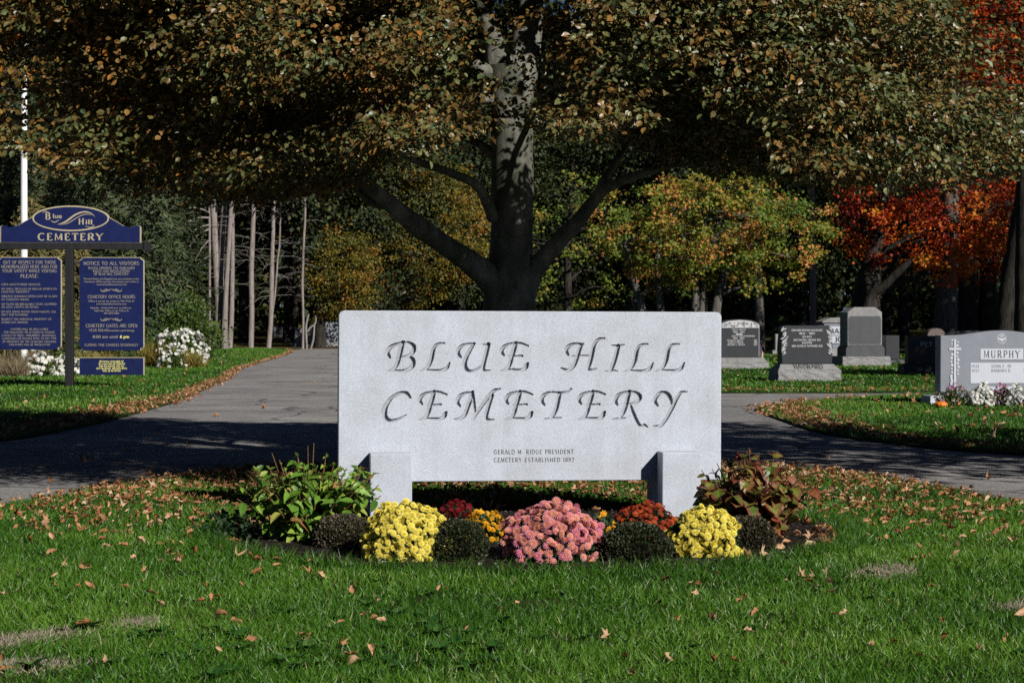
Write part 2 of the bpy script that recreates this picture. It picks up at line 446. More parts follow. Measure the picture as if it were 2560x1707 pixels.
M['turf'] = surf('turf soil', (.007, .012, .004), (.020, .038, .010), 26.0, .95, .1, .7, 40, c3=(.05, .062, .018), scale3=1.2)
def lawn(poly, label, z=.03):
    P = smooth_poly(poly)
    mb = MB(); n = len(P)
    top = np.c_[P, np.full(n, z)]; bot = np.c_[P, np.zeros(n)]
    bm = bmesh.new()
    vt = [bm.verts.new(p) for p in top]; vb = [bm.verts.new(p) for p in bot]
    bm.faces.new(vt)
    for i in range(n): bm.faces.new((vt[i], vb[i], vb[(i + 1) % n], vt[(i + 1) % n]))
    bmesh.ops.triangulate(bm, faces=[f for f in bm.faces if len(f.verts) > 4])
    bmesh.ops.recalc_face_normals(bm, faces=bm.faces[:])
    from_bm(mb, bm)
    return tag(mb.build('lawn', M['turf']), label, 'lawn', kind='structure')
BED_C, BED_R = (.10, 11.1), (1.83, 1.84)
lawn(ISLAND, 'front lawn island on which the granite cemetery sign stands')
lawn(LEFT_LAWN, 'lawn around the blue notice board, edged with brown leaves')
lawn(RIGHT_LAWN, 'lawn with a leaf covered point in front of the MURPHY headstone')
lawn(BACK_LAWN, 'lawn of the HAYWARD and FRENCH headstones under the trees')

M['mulch'] = surf('dark bed mulch', (.010, .008, .006), (.045, .036, .028), 90.0, .95, .1, .9, 70, contrast=(.4, .66), dist=.02)
a = np.linspace(0, 2 * math.pi, 72, endpoint=False)
rr = 1 + .03 * np.sin(5 * a + 1) + .018 * np.sin(11 * a) + .012 * np.sin(23 * a + 2)
mb = MB()
BED = np.c_[BED_C[0] + BED_R[0] * rr * np.cos(a), BED_C[1] + BED_R[1] * rr * np.sin(a)]
mb.ngon(np.c_[BED, np.full(72, .036)])
tag(mb.build('flower_bed', M['mulch']), 'oval bed of dark mulch at the foot of the granite sign', 'flower bed', kind='structure')
def in_bed(x, y, g=1.0):
    return ((x - BED_C[0]) / BED_R[0]) ** 2 + ((y - BED_C[1]) / BED_R[1]) ** 2 < g
mb = MB(); n = 5200
aa = rs.uniform(0, 6.283, n); r = np.sqrt(rs.uniform(0, 1, n))
pos = np.c_[BED_C[0] + BED_R[0] * .98 * r * np.cos(aa), BED_C[1] + BED_R[1] * .98 * r * np.sin(aa), np.full(n, .040) + rs.uniform(0, .012, n)]
scatter(mb, DIAM, DIAM_F, pos, frames(rdir(n, rs) * [1, 1, .3], rdir(n, rs) * .5 + [0, 0, 1]), rs.uniform(.01, .035, n), rs.uniform(0, 1, n))
M['chips'] = leafmat('bark chips', [(0, (.012, .010, .008)), (.6, (.05, .042, .034)), (.93, (.09, .075, .06)), (.97, (.30, .28, .25)), (1, (.36, .34, .31))], 0, .9, .1)
tag(mb.build('bark_mulch', M['chips']), 'loose dark bark chips and grit strewn over the flower bed', 'mulch', kind='stuff')

# ------------------------------------------------------------------ grass
GB = np.array([[-.5, 0, 0], [.5, 0, 0], [-.36, .5, .10], [.36, .5, .10], [0, 1, .42]])
GBF = [np.array([[0, 1, 3, 2]]), np.array([[2, 3, 4]])]
DEAD = [((-1.86, 7.36), (.24, .17), .9), ((-1.50, 7.74), (.10, .12), 0), ((1.76, 9.30), (.10, .20), 0), ((1.90, 9.42), (.09, .17), 0), ((-1.75, 6.78), (.22, .12), .3), ((2.28, 8.35), (.10, .10), .5), ((2.12, 8.15), (.08, .06), 0)]
def deadness(x, y):
    v = np.zeros(len(x))
    for (cx, cy_), (rx, ry), sl in DEAD:
        e = ((x - cx) / rx) ** 2 + ((y - cy_ - sl * (x - cx)) / ry) ** 2
        v = np.maximum(v, np.clip((1.7 - e) * (.25 + 1.1 * wav(x, y, 26, 31)), 0, 1))
    return v
def blades(mb, x, y, z, h, w, rnd, lean=.55, q=rs):
    n = len(x)
    d = np.c_[q.normal(0, lean, n), q.normal(0, lean, n), np.ones(n)]
    nr = np.c_[q.normal(0, 1, n), q.normal(0, 1, n), np.full(n, .2)]
    fr = frames(d, nr)
    scatter(mb, GB, GBF, np.c_[x, y, z], fr, np.c_[w, h, h * q.uniform(.3, 1.2, n)], rnd)
q = np.random.RandomState(3)
mb = MB()
def sow(dens, y0, y1, spread, hmin, hmax, wid):
    n = int(dens * (y1 - y0) * spread * (y0 + y1))
    y = np.sqrt(q.uniform(y0 * y0, y1 * y1, n)); x = q.uniform(-1, 1, n) * spread * y
    ok = inside(ISLAND, x, y) & ~in_bed(x, y, .97)
    x, y = x[ok], y[ok]
    dd = deadness(x, y)
    ok = q.uniform(0, 1, len(x)) > dd * .84
    x, y = x[ok], y[ok]
    cl = wav(x, y, 7, 1) * .6 + wav(x, y, 23, 2) * .4
    ok = q.uniform(0, 1, len(x)) < .25 + 1.0 * cl
    x, y, cl = x[ok], y[ok], cl[ok]
    br = wav(x, y, 2.2, 5)
    h = (hmin + (hmax - hmin) * q.uniform(0, 1, len(x)) ** 1.3) * (.65 + .6 * cl)
    rnd = np.clip(.42 * q.uniform(0, 1, len(x)) + .42 * br + .12 * cl + (q.uniform(0, 1, len(x)) < .03) * .5, 0, 1)
    blades(mb, x, y, np.full(len(x), .03), h, wid * q.uniform(.6, 1.3, len(x)), rnd, .62, q)
sow(8200, 5.9, 8.2, .34, .02, .062, .0044)
sow(6600, 8.2, 10.6, .33, .02, .06, .0052)
sow(4600, 10.6, 14.0, .33, .02, .055, .0062)
sow(2800, 14.0, 18.0, .30, .02, .055, .0085)
# longer tufts along the cut edge of the bed
n = 6500; aa = q.uniform(math.pi - .5, 2 * math.pi + .5, n); g = 1.0 + q.uniform(-.035, .05, n)
x = BED_C[0] + BED_R[0] * g * np.cos(aa); y = BED_C[1] + BED_R[1] * g * np.sin(aa)
blades(mb, x, y, np.full(n, .03), q.uniform(.03, .11, n), q.uniform(.003, .006, n), q.uniform(0, .7, n), .6, q)
M['grass'] = leafmat('grass blades', [(0, (.014, .052, .005)), (.35, (.038, .130, .007)), (.65, (.092, .215, .016)), (.85, (.175, .33, .035)), (.97, (.25, .34, .11)), (1, (.34, .32, .16))], .3, .45, .45)
tag(mb.build('grass', M['grass']), 'green mown grass growing on the front lawn', 'grass', kind='stuff')
# tufts and pale dry patches
mb = MB()
for (cx, cy_), (rx, ry), sl in DEAD:
    n = int(34000 * rx * ry) + 250
    aa = q.uniform(0, 6.283, n); r = np.abs(q.normal(0, .72, n))
    x = cx + rx * r * np.cos(aa); y = cy_ + ry * r * np.sin(aa) + sl * (x - cx)
    blades(mb, x, y, np.full(n, .03), q.uniform(.015, .045, n), q.uniform(.003, .005, n), q.uniform(0, 1, n), 1.1, q)
M['dry_grass'] = leafmat('dry pale grass', [(0, (.20, .165, .115)), (.6, (.33, .29, .22)), (.9, (.42, .38, .30)), (1, (.12, .16, .05))], .15, .8, .15)
tag(mb.build('dry_grass', M['dry_grass']), 'pale dead grass in bare patches of the front lawn', 'dry grass', kind='stuff')
# broad leaved weeds (rosettes) in the near turf
mb = MB()
for k in range(130):
    y = math.sqrt(q.uniform(6.2 ** 2, 9.8 ** 2)); x = q.uniform(-.3, .3) * y
    if k < 60: x = -abs(x) * q.uniform(.3, 1); y = q.uniform(6.3, 8.0)
    if in_bed(np.array([x]), np.array([y]), 1.1)[0]: continue
    m = q.randint(6, 13); az = np.linspace(0, 6.283, m, endpoint=False) + q.normal(0, .3, m)
    d = np.c_[np.cos(az), np.sin(az), q.uniform(.35, 1.1, m)]
    scatter(mb, BIG * [.8, 1, 1], BIG_F, np.tile((x, y, .035), (m, 1)), frames(d, np.c_[-np.cos(az), -np.sin(az), np.ones(m)]), q.uniform(.022, .055, m) * (1.5 if k < 25 else 1), q.uniform(0, 1, m), BIG_U)
M['weed'] = leafmat('lawn weed leaves', [(0, (.015, .062, .010)), (.6, (.035, .105, .018)), (1, (.085, .16, .035))], .25, .4, .45)
tag(mb.build('lawn_weeds', M['weed']), 'broad leaved weeds growing among the front lawn grass', 'weeds', kind='stuff')

# far lawns
def far_grass(name, poly, x0, x1, y0, y1, n, h, w, label, gap=None):
    mb = MB()
    x = q.uniform(x0, x1, n); y = y0 + (y1 - y0) * q.uniform(0, 1, n) ** 1.25
    ok = inside(poly, x, y)
    x, y = x[ok], y[ok]
    s = np.clip(y / 30, .7, 2.6)
    br = wav(x, y, 1.1, 8)
    blades(mb, x, y, np.full(len(x), .03), h * q.uniform(.5, 1.2, len(x)) * (.8 + .2 * s), w * s * q.uniform(.7, 1.3, len(x)), np.clip(.5 * br + .42 * q.uniform(0, 1, len(x)), 0, 1), .6, q)
    return tag(mb.build('grass', M['grass']), label, 'grass', kind='stuff')
far_grass('grass', LEFT_LAWN, -16, -5, 15, 88, 130000, .055, .016, 'green grass growing around the blue notice board')
far_grass('grass', RIGHT_LAWN, 3.4, 10, 16, 34, 85000, .055, .014, 'green grass growing in front of the MURPHY headstone')
far_grass('grass', BACK_LAWN, -6, 19, 33.4, 75, 110000, .055, .02, 'green grass growing around the HAYWARD headstone')

# ------------------------------------------------------------------ fallen leaves
def curled(seed, wide=.62):
    z = np.random.RandomState(seed); nx, ny = 5, 7; V, U = [], []
    c1, c2, tw = z.uniform(1.2, 3.2), z.uniform(-1.2, 1.6), z.uniform(-1, 1)
    for j in range(ny):
        t = j / (ny - 1); w = wide * math.sin(math.pi * min(.985, max(.03, t * .94 + .03))) ** .75
        for i in range(nx):
            s = (i / (nx - 1) - .5) * 2
            if abs(s) > .9: s *= z.uniform(.55, 1.25)
            a = s * c1 * .5
            x = w * .5 * math.sin(a) / max(.3, c1 * .5); zz = w * .5 * (1 - math.cos(a)) / max(.3, c1 * .5) * 1.3
            b = (t - .5) * c2 + s * tw * .35
            V.append((x, t - .5, zz + .35 * (t - .5) * math.sin(b) + z.normal(0, .045))); U.append(abs(s))
    F = [[j * nx + i, j * nx + i + 1, (j + 1) * nx + i + 1, (j + 1) * nx + i] for j in range(ny - 1) for i in range(nx - 1)]
    V = np.array(V); V[:, 2] -= V[:, 2].min()
    return V, [np.array(F)]
CURL = [curled(s, w) for s, w in ((1, .6), (2, .72), (3, .55), (4, .9), (5, .65), (6, .8))]
for s, k in ((9, 2.2),):
    z = np.random.RandomState(s); V = MAPLE * [1.15, 1.1, 1]; V[:, 1] -= .5
    V[:, 2] = k * (V[:, 0] ** 2 + .6 * V[:, 1] * V[:, 0]) + .5 * V[:, 1] ** 2 + z.normal(0, .05, len(V)); V[:, 2] -= V[:, 2].min(); CURL.append((V, MAPLE_F))
LITTER = [(0, (.15, .06, .022)), (.35, (.34, .15, .06)), (.7, (.48, .25, .125)), (.9, (.56, .36, .22)), (.97, (.55, .44, .28)), (1, (.50, .40, .06))]
M['litter'] = leafmat('dry fallen leaves', LITTER, .22, .6, .3)
def litter(mb, x, y, z, size, q):
    k = q.randint(0, len(CURL), len(x))
    for i, (T, F) in enumerate(CURL):
        s = k == i; n = s.sum()
        if n == 0: continue
        nr = rdir(n, q) * .75 + [0, -.1, .9]
        scatter(mb, T, F, np.c_[x, y, z][s], frames(np.c_[q.normal(0, 1, (n, 2)), q.normal(0, .35, n)], nr), size[s], q.uniform(0, .98, n))
q = np.random.RandomState(11)
# the leaves that show one by one on the near turf
leaf_proto = []
for i, (T, F) in enumerate(CURL):
    for j in range(3):
        mb = MB(); mb.add(T, *F, rnd=[.3, .62, .86][j]); leaf_proto.append(mb.mesh('fallen_leaf', True))
        leaf_proto[-1].materials.append(M['litter'])
LL = {'near': 'curled dry brown leaf lying in the open grass in front of the flower bed', 'left': 'curled dry brown leaf lying in the grass left of the flower bed', 'right': 'curled dry brown leaf lying in the grass right of the flower bed'}
count = 0
for t in range(4000):
    if count >= 298: break
    y = math.sqrt(q.uniform(6.5 ** 2, 12.6 ** 2)); x = q.uniform(-.272, .272) * y
    p = .10 + .9 * np.clip((y - 8.5) / 3.0, 0, 1) * np.clip((abs(x) - .8) / .8, 0, 1)
    p = max(p, .34 if y < 8 else .22)
    if q.uniform() > p or in_bed(np.array([x]), np.array([y]), 1.06)[0]: continue
    o = bpy.data.objects.new('fallen_leaf', leaf_proto[q.randint(len(leaf_proto))])
    link(o); o.location = (x, y, .045 + q.uniform(0, .025)); o.rotation_euler = (q.normal(0, .5), q.normal(0, .5), q.uniform(0, 6.28))
    s = q.uniform(.028, .062); o.scale = (s, s, s)
    c = 'near' if y < BED_C[1] - BED_R[1] + .25 else ('left' if x < 0 else 'right')
    tag(o, LL[c], 'leaf', {'near': 'fallen leaves in front of the flower bed', 'left': 'fallen leaves left of the flower bed', 'right': 'fallen leaves right of the flower bed'}[c]); count += 1
# the drifts nobody could count
mb = MB()
n = 15000; x = q.uniform(-3.7, 3.8, n); y = q.uniform(11.4, 17.9, n)
w = .32 + .9 * np.clip((y - 11.6) / 2.2, 0, 1)
w *= .35 + .9 * wav(x, y, 2.5, 3)
ok = inside(ISLAND, x, y) & ~in_bed(x, y, 1.0) & (q.uniform(0, 1, n) < w * .75)
x, y = x[ok], y[ok]; litter(mb, x, y, .046 + q.uniform(0, .025, len(x)), q.uniform(.024, .054, len(x)), q)
n = 120; aa = q.uniform(-.9, 3.6, n); x = BED_C[0] + 1.75 * np.cos(aa); y = BED_C[1] + 1.45 * np.sin(aa) + q.normal(0, .12, n)
litter(mb, x, y, np.full(n, .045), q.uniform(.036, .07, n), q)
n = 22; aa = q.uniform(5.7, 6.3, n); g = q.uniform(.75, 1, n); x = BED_C[0] + 1.85 * g * np.cos(aa); y = BED_C[1] + 1.5 * g * np.sin(aa)
litter(mb, x, y, np.full(n, .045), q.uniform(.036, .07, n), q)
n = 40; x = q.uniform(-5, 5, n); y = q.uniform(14, 28, n); litter(mb, x, y, np.full(n, .012), q.uniform(.06, .09, n), q)
tag(mb.build('leaf_litter', M['litter'], smooth=True), 'drifts of dry brown leaves on the grass behind the sign', 'fallen leaves', kind='stuff')
def edge_drift(pts, wid_in, wid_out, per_m, label, sz=(.034, .068)):
    mb = MB(); P = np.array(pts, float)
    for a_, b_, wi, wo_ in zip(P[:-1], P[1:], wid_in, wid_out):
        L_ = np.linalg.norm(b_ - a_); n = int(L_ * per_m * (wi + wo_)); t = q.uniform(0, 1, n); nrm_ = np.array([-(b_ - a_)[1], (b_ - a_)[0]]) / L_
        o = q.beta(2.2, 3.0, n) * (wi + wo_) - wo_
        p = a_ + t[:, None] * (b_ - a_) + o[:, None] * nrm_
        pile = np.clip(1 - np.abs(o) / max(wi, .1), 0, 1)
        litter(mb, p[:, 0], p[:, 1], .03 + q.uniform(0, .07, n) * pile, q.uniform(sz[0], sz[1], n), q)
    return tag(mb.build('leaf_litter', M['litter'], smooth=True), label, 'fallen leaves', kind='stuff')
E = [(-9, 16.5), (-6.3, 18.6), (-5.33, 20), (-5.1, 22), (-5.05, 24.5), (-5.15, 28), (-5.3, 31), (-6.1, 41), (-7.1, 50), (-8.45, 72), (-9.1, 80), (-9.8, 84)]
edge_drift(E, [.6, .7, .9, 1.2, 1.3, .9, .5, .35, .3, .3, .3, .3], [.05, .05, .05, .1, .25, .35, .2, .15, .15, .1, .1, .1], 72, 'brown leaves drifted along the road edge by the notice board')
edge_drift([(5.6, 31.2), (4.0, 28.8), (3.45, 27.2), (3.4, 24.5), (3.45, 21.5), (3.8, 19.8), (4.77, 17.9), (8, 15.5)], [.35, .9, 1.2, 1.1, .8, .7, .5, .4], [.05, .1, .25, .15, .1, .05, .05, .05], 88, 'brown leaves drifted over the lawn point before the MURPHY headstone')
edge_drift([(-1, 36), (2, 34), (3.67, 33.5), (7.1, 33.7), (14, 35.5)], [1.5, 1.5, 1.7, 1.3, 1.3], [.1, .1, .1, .1, .1], 26, 'brown leaves along the road edge below the HAYWARD headstone')
mb = MB()
n = 700; x = q.uniform(-15, -5, n); y = q.uniform(20, 80, n); ok = inside(LEFT_LAWN, x, y)
litter(mb, x[ok], y[ok], np.full(ok.sum(), .07), q.uniform(.045, .08, ok.sum()), q)
n = 300; x = q.uniform(3.4, 9, n); y = q.uniform(18, 32, n); ok = inside(RIGHT_LAWN, x, y)
litter(mb, x[ok], y[ok], np.full(ok.sum(), .07), q.uniform(.05, .10, ok.sum()), q)
n = 1200; x = q.uniform(-4, 18, n); y = q.uniform(34, 72, n)
litter(mb, x, y, np.full(n, .07), q.uniform(.045, .08, n), q)
tag(mb.build('leaf_litter', M['litter'], smooth=True), 'single brown leaves scattered thinly over the lawns across the road', 'fallen leaves', kind='stuff')
# ------------------------------------------------------------------ lettering
FONT = {
'A': (.8, 't0,0,.4,1 T.4,1,.8,0 h.15,.35,.64,.35'), 'B': (.66, 'T.12,0,.12,1 h.12,1,.35,1 a.35,.76,.23,.24,90,-90 h.12,.52,.35,.52 a.35,.26,.28,.26,90,-90 h.12,0,.35,0'),
'C': (.8, 'a.45,.5,.4,.5,50,310'), 'D': (.84, 'T.12,0,.12,1 h.12,1,.35,1 a.35,.5,.42,.5,90,-90 h.12,0,.35,0'),
'E': (.62, 'T.12,0,.12,1 h.12,1,.55,1 h.12,.52,.47,.52 h.12,0,.58,0 h.55,1,.55,.84 h.58,0,.58,.17'), 'F': (.58, 'T.12,0,.12,1 h.12,1,.55,1 h.12,.52,.45,.52 h.55,1,.55,.84'),
'G': (.86, 'a.45,.5,.4,.5,50,310 h.74,.12,.74,.45 h.58,.45,.84,.45'), 'H': (.8, 'T.12,0,.12,1 T.68,0,.68,1 h.12,.52,.68,.52'), 'I': (.28, 'T.14,0,.14,1'),
'J': (.42, 'h.27,.1,.27,.2 T.27,.12,.27,1 a.14,.12,.13,.13,0,-130'), 'K': (.75, 'T.12,0,.12,1 h.12,.4,.62,1 T.3,.55,.7,0'), 'L': (.6, 'T.12,0,.12,1 h.12,0,.55,0 h.55,0,.55,.18'),
'M': (.95, 't.10,0,.14,1 h.14,1,.47,.1 h.47,.1,.8,1 T.8,1,.84,0'), 'N': (.8, 't.12,0,.12,1 T.12,1,.68,0 h.68,.0,.68,1'), 'O': (.86, 'a.43,.5,.39,.5,0,360'),
'P': (.62, 'T.12,0,.12,1 h.12,1,.35,1 a.35,.73,.25,.27,90,-90 h.12,.46,.35,.46'), 'R': (.74, 'T.12,0,.12,1 h.12,1,.35,1 a.35,.74,.25,.26,90,-90 h.12,.48,.35,.48 T.35,.48,.7,0'),
'S': (.6, 'a.3,.75,.22,.25,50,270 a.3,.26,.25,.26,90,-130'), 'T': (.7, 'T.35,0,.35,1 h.02,1,.68,1 h.02,1,.02,.84 h.68,1,.68,.84'), 'U': (.8, 'T.12,1,.12,.3 a.4,.3,.28,.3,180,360 t.68,.3,.68,1'),
'V': (.76, 'T.02,1,.38,0 t.38,0,.74,1'), 'W': (1.1, 'T.02,1,.28,0 t.28,0,.54,1 T.54,1,.8,0 t.8,0,1.07,1'), 'X': (.75, 'T.05,1,.7,0 t.7,1,.05,0'), 'Y': (.76, 'T.02,1,.38,.5 t.38,.5,.74,1 T.38,0,.38,.5'), 'Z': (.7, 'h.05,1,.65,1 T.65,1,.05,0 h.05,0,.65,0'),
'0': (.6, 'a.3,.5,.25,.5,0,360'), '1': (.36, 'T.18,0,.18,1 h.18,1,.05,.84'), '2': (.6, 'a.29,.72,.23,.28,165,-35 h.48,.56,.06,0 h.06,0,.56,0'), '3': (.58, 'a.27,.75,.2,.25,150,-90 a.27,.26,.25,.26,90,-150'),
'4': (.62, 'T.44,0,.44,1 h.44,1,.04,.3 h.04,.3,.6,.3'), '5': (.58, 'h.12,1,.5,1 h.12,1,.10,.58 a.27,.32,.25,.32,120,-150'), '6': (.6, 'a.3,.3,.24,.3,0,360 a.52,.5,.46,.5,90,190'), '7': (.58, 'h.05,1,.55,1 T.55,1,.2,0'),
'8': (.6, 'a.3,.75,.2,.25,0,360 a.3,.26,.25,.26,0,360'), '9': (.6, 'a.3,.7,.24,.3,0,360 a.08,.5,.46,.5,-90,10'), '.': (.24, 'h.12,0,.12,.12'), ',': (.24, 'h.14,.1,.08,-.12'), ':': (.26, 'h.13,.08,.13,.2 h.13,.55,.13,.67'), '-': (.45, 'h.06,.42,.4,.42'), '(': (.3, 'a.35,.5,.25,.6,120,240'), ')': (.3, 'a-.05,.5,.25,.6,60,-60'), ' ': (.36, ''), "'": (.2, 'h.1,1,.1,.8'),
}
def stroke_text(mb, text, cx, z, h, y, width=None, thick=.15, thin=.06, serif=True, align='c', space=.14, shear=0.0, rnd=.5):
    """serif capitals as flat ribbons facing -y, at depth y; fitted to width when given"""
    adv = [(FONT[c][0] + space) for c in text]; tot = sum(adv) - space
    sx = h if width is None else width / tot
    x = cx - (tot * sx / 2 if align == 'c' else 0 if align == 'l' else tot * sx)
    def put(P, wd):
        P = np.array(P); T = norm(np.gradient(P, axis=0)); Nn = np.c_[-T[:, 1], T[:, 0]] * (np.asarray(wd).reshape(-1, 1) / 2)
        A, B = P + Nn, P - Nn
        Q = np.vstack([A, B]); n = len(P)
        V = np.c_[x0 + (Q[:, 0] + shear * Q[:, 1]) * sx, np.full(2 * n, y), z + Q[:, 1] * h]
        mb.add(V, [[i, i + 1, n + i + 1, n + i] for i in range(n - 1)], rnd=rnd)
    for c, ad in zip(text, adv):
        x0 = x
        for s in FONT[c][1].split():
            k = s[0]; v = [float(t) for t in s[1:].split(',')]
            if k == 'a':
                a = np.radians(np.linspace(v[4], v[5], 16))
                put(np.c_[v[0] + v[2] * np.cos(a), v[1] + v[3] * np.sin(a)], thin + (thick - thin) * np.abs(np.cos(a)))
            else:
                wd = thick if k == 'T' else thin
                put([v[:2], v[2:]], [wd, wd])
                if serif and k in 'Tt':
                    for px_, pz_ in (v[:2], v[2:]):
                        if pz_ in (0.0, 1.0): put([(px_ - .13, pz_ + (.02 if pz_ == 0 else -.02)), (px_ + .13, pz_ + (.02 if pz_ == 0 else -.02))], [.05, .05])
        x += ad * sx
_glyphs = {}
def font_text(mb, text, cx, z, h, y, width=None, align='c', rnd=.5, shear=0.0, bold=0.0):
    """mixed case text from Blender's own font, flat, facing -y"""
    key = (text, bold)
    if key not in _glyphs:
        cu = bpy.data.curves.new('t', 'FONT'); cu.body = text; cu.size = 1; cu.resolution_u = 3; cu.offset = bold
        o = bpy.data.objects.new('t', cu); COL.objects.link(o)
        me = bpy.data.meshes.new_from_object(o.evaluated_get(bpy.context.evaluated_depsgraph_get()))
        V = np.array([v.co[:] for v in me.vertices]); F = {}
        for p in me.polygons: F.setdefault(len(p.vertices), []).append(list(p.vertices))
        bpy.data.objects.remove(o); bpy.data.curves.remove(cu); bpy.data.meshes.remove(me)
        _glyphs[key] = (V, F)
    V, F = _glyphs[key]
    x0, x1 = V[:, 0].min(), V[:, 0].max(); s = h / .70
    sx = s if width is None else width / (x1 - x0)
    off = cx - ((x0 + x1) / 2 * sx if align == 'c' else x0 * sx)
    mb.add(np.c_[off + (V[:, 0] + shear * V[:, 1]) * sx, np.full(len(V), y), z + V[:, 1] * s], *[F[k] for k in F], rnd=rnd)

# ------------------------------------------------------------------ granite sign
SW, SH, SZ = 2.42, 1.0625, .255
sign = thing('granite_sign', 'pale granite slab sign carved BLUE HILL CEMETERY on two square pillars', 'sign', W(1325, 12.12), R(7))
sign.rotation_euler[1] = R(.2)
E_ = [([(1785, 320), (1755, 270), (1770, 220), (1830, 175), (1940, 150)], [22, 40, 40, 28, 20]), ([(1940, 150), (2020, 160), (2105, 192)], [30, 26, 22]),
      ([(1945, 155), (1920, 240), (1890, 330), (1870, 420), (1830, 490), (1735, 535)], [35, 48, 48, 42, 32, 8]), ([(1840, 332), (1900, 330), (2030, 326)], [8, 20, 24]),
      ([(1800, 508), (1900, 508), (2020, 512), (2080, 480), (2104, 425)], [16, 24, 30, 40, 24]), ([(2104, 425), (2050, 455)], [22, 8])]
L_ = [([(995, 158), (920, 166), (870, 200), (845, 270), (825, 370), (785, 460), (740, 500), (665, 535)], [18, 26, 32, 42, 44, 38, 24, 8]), ([(740, 512), (850, 518), (950, 518), (1025, 490), (1068, 415)], [14, 24, 28, 36, 16])]
def sh(S, dx, dy): return [([(x + dx, y + dy) for x, y in p], w) for p, w in S]
LET = [ # B
 ([(278, 350), (250, 280), (275, 225), (330, 185), (400, 160), (468, 135)], [28, 40, 42, 34, 24, 16]), ([(447, 150), (425, 240), (400, 340), (375, 430), (330, 500), (245, 535)], [40, 48, 48, 42, 32, 8]),
 ([(445, 155), (520, 150), (580, 180), (598, 225), (580, 280), (520, 325), (425, 348)], [20, 26, 38, 44, 40, 30, 14]), ([(520, 330), (575, 365), (588, 415), (570, 470), (500, 515), (420, 525), (330, 524)], [24, 38, 46, 44, 34, 24, 16])]
LET += sh(L_, 0, 0) + sh(L_, 2720, 5) + sh(L_, 3145, 2)
LET += [([(1215, 345), (1182, 300), (1185, 240), (1230, 190), (1300, 167), (1388, 168)], [22, 38, 38, 30, 22, 22]), ([(1392, 158), (1340, 240), (1290, 340), (1265, 440), (1300, 515), (1360, 527), (1440, 495), (1510, 440)], [26, 38, 42, 48, 40, 26, 24, 14]),
        ([(1580, 170), (1550, 300), (1520, 420), (1512, 495), (1540, 522), (1605, 515)], [42, 44, 44, 38, 24, 12]), ([(1508, 178), (1595, 172)], [16, 18])]
LET += sh(E_, 0, 0) + sh(E_, -1080, 650) + sh(E_, 60, 650) + sh(E_, 1035, 650)
LET += [([(548, 880), (500, 822), (430, 815), (330, 860), (250, 950), (210, 1060), (225, 1145), (290, 1185), (390, 1165), (492, 1112)], [26, 38, 30, 32, 46, 58, 54, 36, 24, 14]),
        ([(1205, 1000), (1172, 940), (1190, 880), (1250, 830), (1372, 808)], [22, 40, 40, 30, 20]), ([(1370, 812), (1350, 880), (1310, 1000), (1270, 1110), (1210, 1160), (1115, 1175)], [36, 44, 46, 40, 30, 10]),
        ([(1375, 800), (1390, 950), (1407, 1080)], [24, 32, 24]), ([(1372, 1195), (1430, 1085), (1550, 912), (1610, 832), (1670, 782), (1738, 765)], [6, 32, 38, 36, 30, 16]), ([(1632, 850), (1590, 980), (1555, 1110), (1560, 1165), (1600, 1178), (1652, 1176)], [36, 42, 42, 36, 24, 14])]
C2 = [ # T, R, Y, H, I in the second block's own numbers
 ([(84, 985), (48, 930), (60, 870), (120, 822), (200, 812), (300, 820), (390, 805), (440, 765)], [22, 40, 42, 28, 24, 26, 24, 18]), ([(287, 830), (262, 950), (235, 1050), (190, 1130), (165, 1170)], [40, 44, 44, 38, 16]), ([(75, 1170), (200, 1160), (302, 1156)], [12, 18, 14]),
 ([(1062, 985), (1038, 930), (1060, 870), (1120, 825), (1245, 795)], [22, 42, 40, 28, 18]), ([(1227, 800), (1200, 900), (1175, 1000), (1140, 1090), (1095, 1165)], [36, 48, 48, 42, 18]), ([(1225, 808), (1310, 815), (1365, 855), (1365, 900), (1310, 950), (1190, 980)], [20, 28, 38, 40, 30, 12]),
 ([(1242, 988), (1280, 1090), (1320, 1180), (1360, 1250), (1402, 1268), (1430, 1252), (1468, 1282)], [22, 34, 36, 32, 22, 24, 18]), ([(980, 1178), (1080, 1168), (1172, 1163)], [10, 18, 12]),
 ([(1608, 995), (1572, 930), (1595, 870), (1660, 815), (1730, 825), (1780, 890), (1797, 1005)], [22, 42, 38, 32, 38, 42, 20]), ([(2008, 808), (1930, 815), (1880, 880), (1820, 1000), (1750, 1130), (1690, 1220), (1640, 1270), (1555, 1272)], [14, 28, 34, 38, 38, 36, 30, 18]),
 ([(398, 312), (372, 250), (400, 200), (470, 165), (605, 162)], [26, 42, 38, 30, 18]), ([(577, 172), (540, 270), (510, 370), (470, 460), (400, 515), (308, 490)], [34, 44, 44, 40, 32, 20]), ([(455, 326), (682, 320)], [14, 20]),
 ([(888, 88), (810, 100), (750, 170), (720, 300), (690, 420), (667, 490), (700, 512), (778, 494)], [18, 30, 40, 46, 44, 38, 24, 12]),
 ([(982, 178), (1060, 187), (1155, 174)], [12, 26, 12]), ([(1076, 188), (1040, 330), (1000, 450), (970, 522)], [42, 46, 46, 36]), ([(890, 534), (980, 524), (1058, 526)], [10, 20, 16])]
LET += sh(C2, 2245, 0)
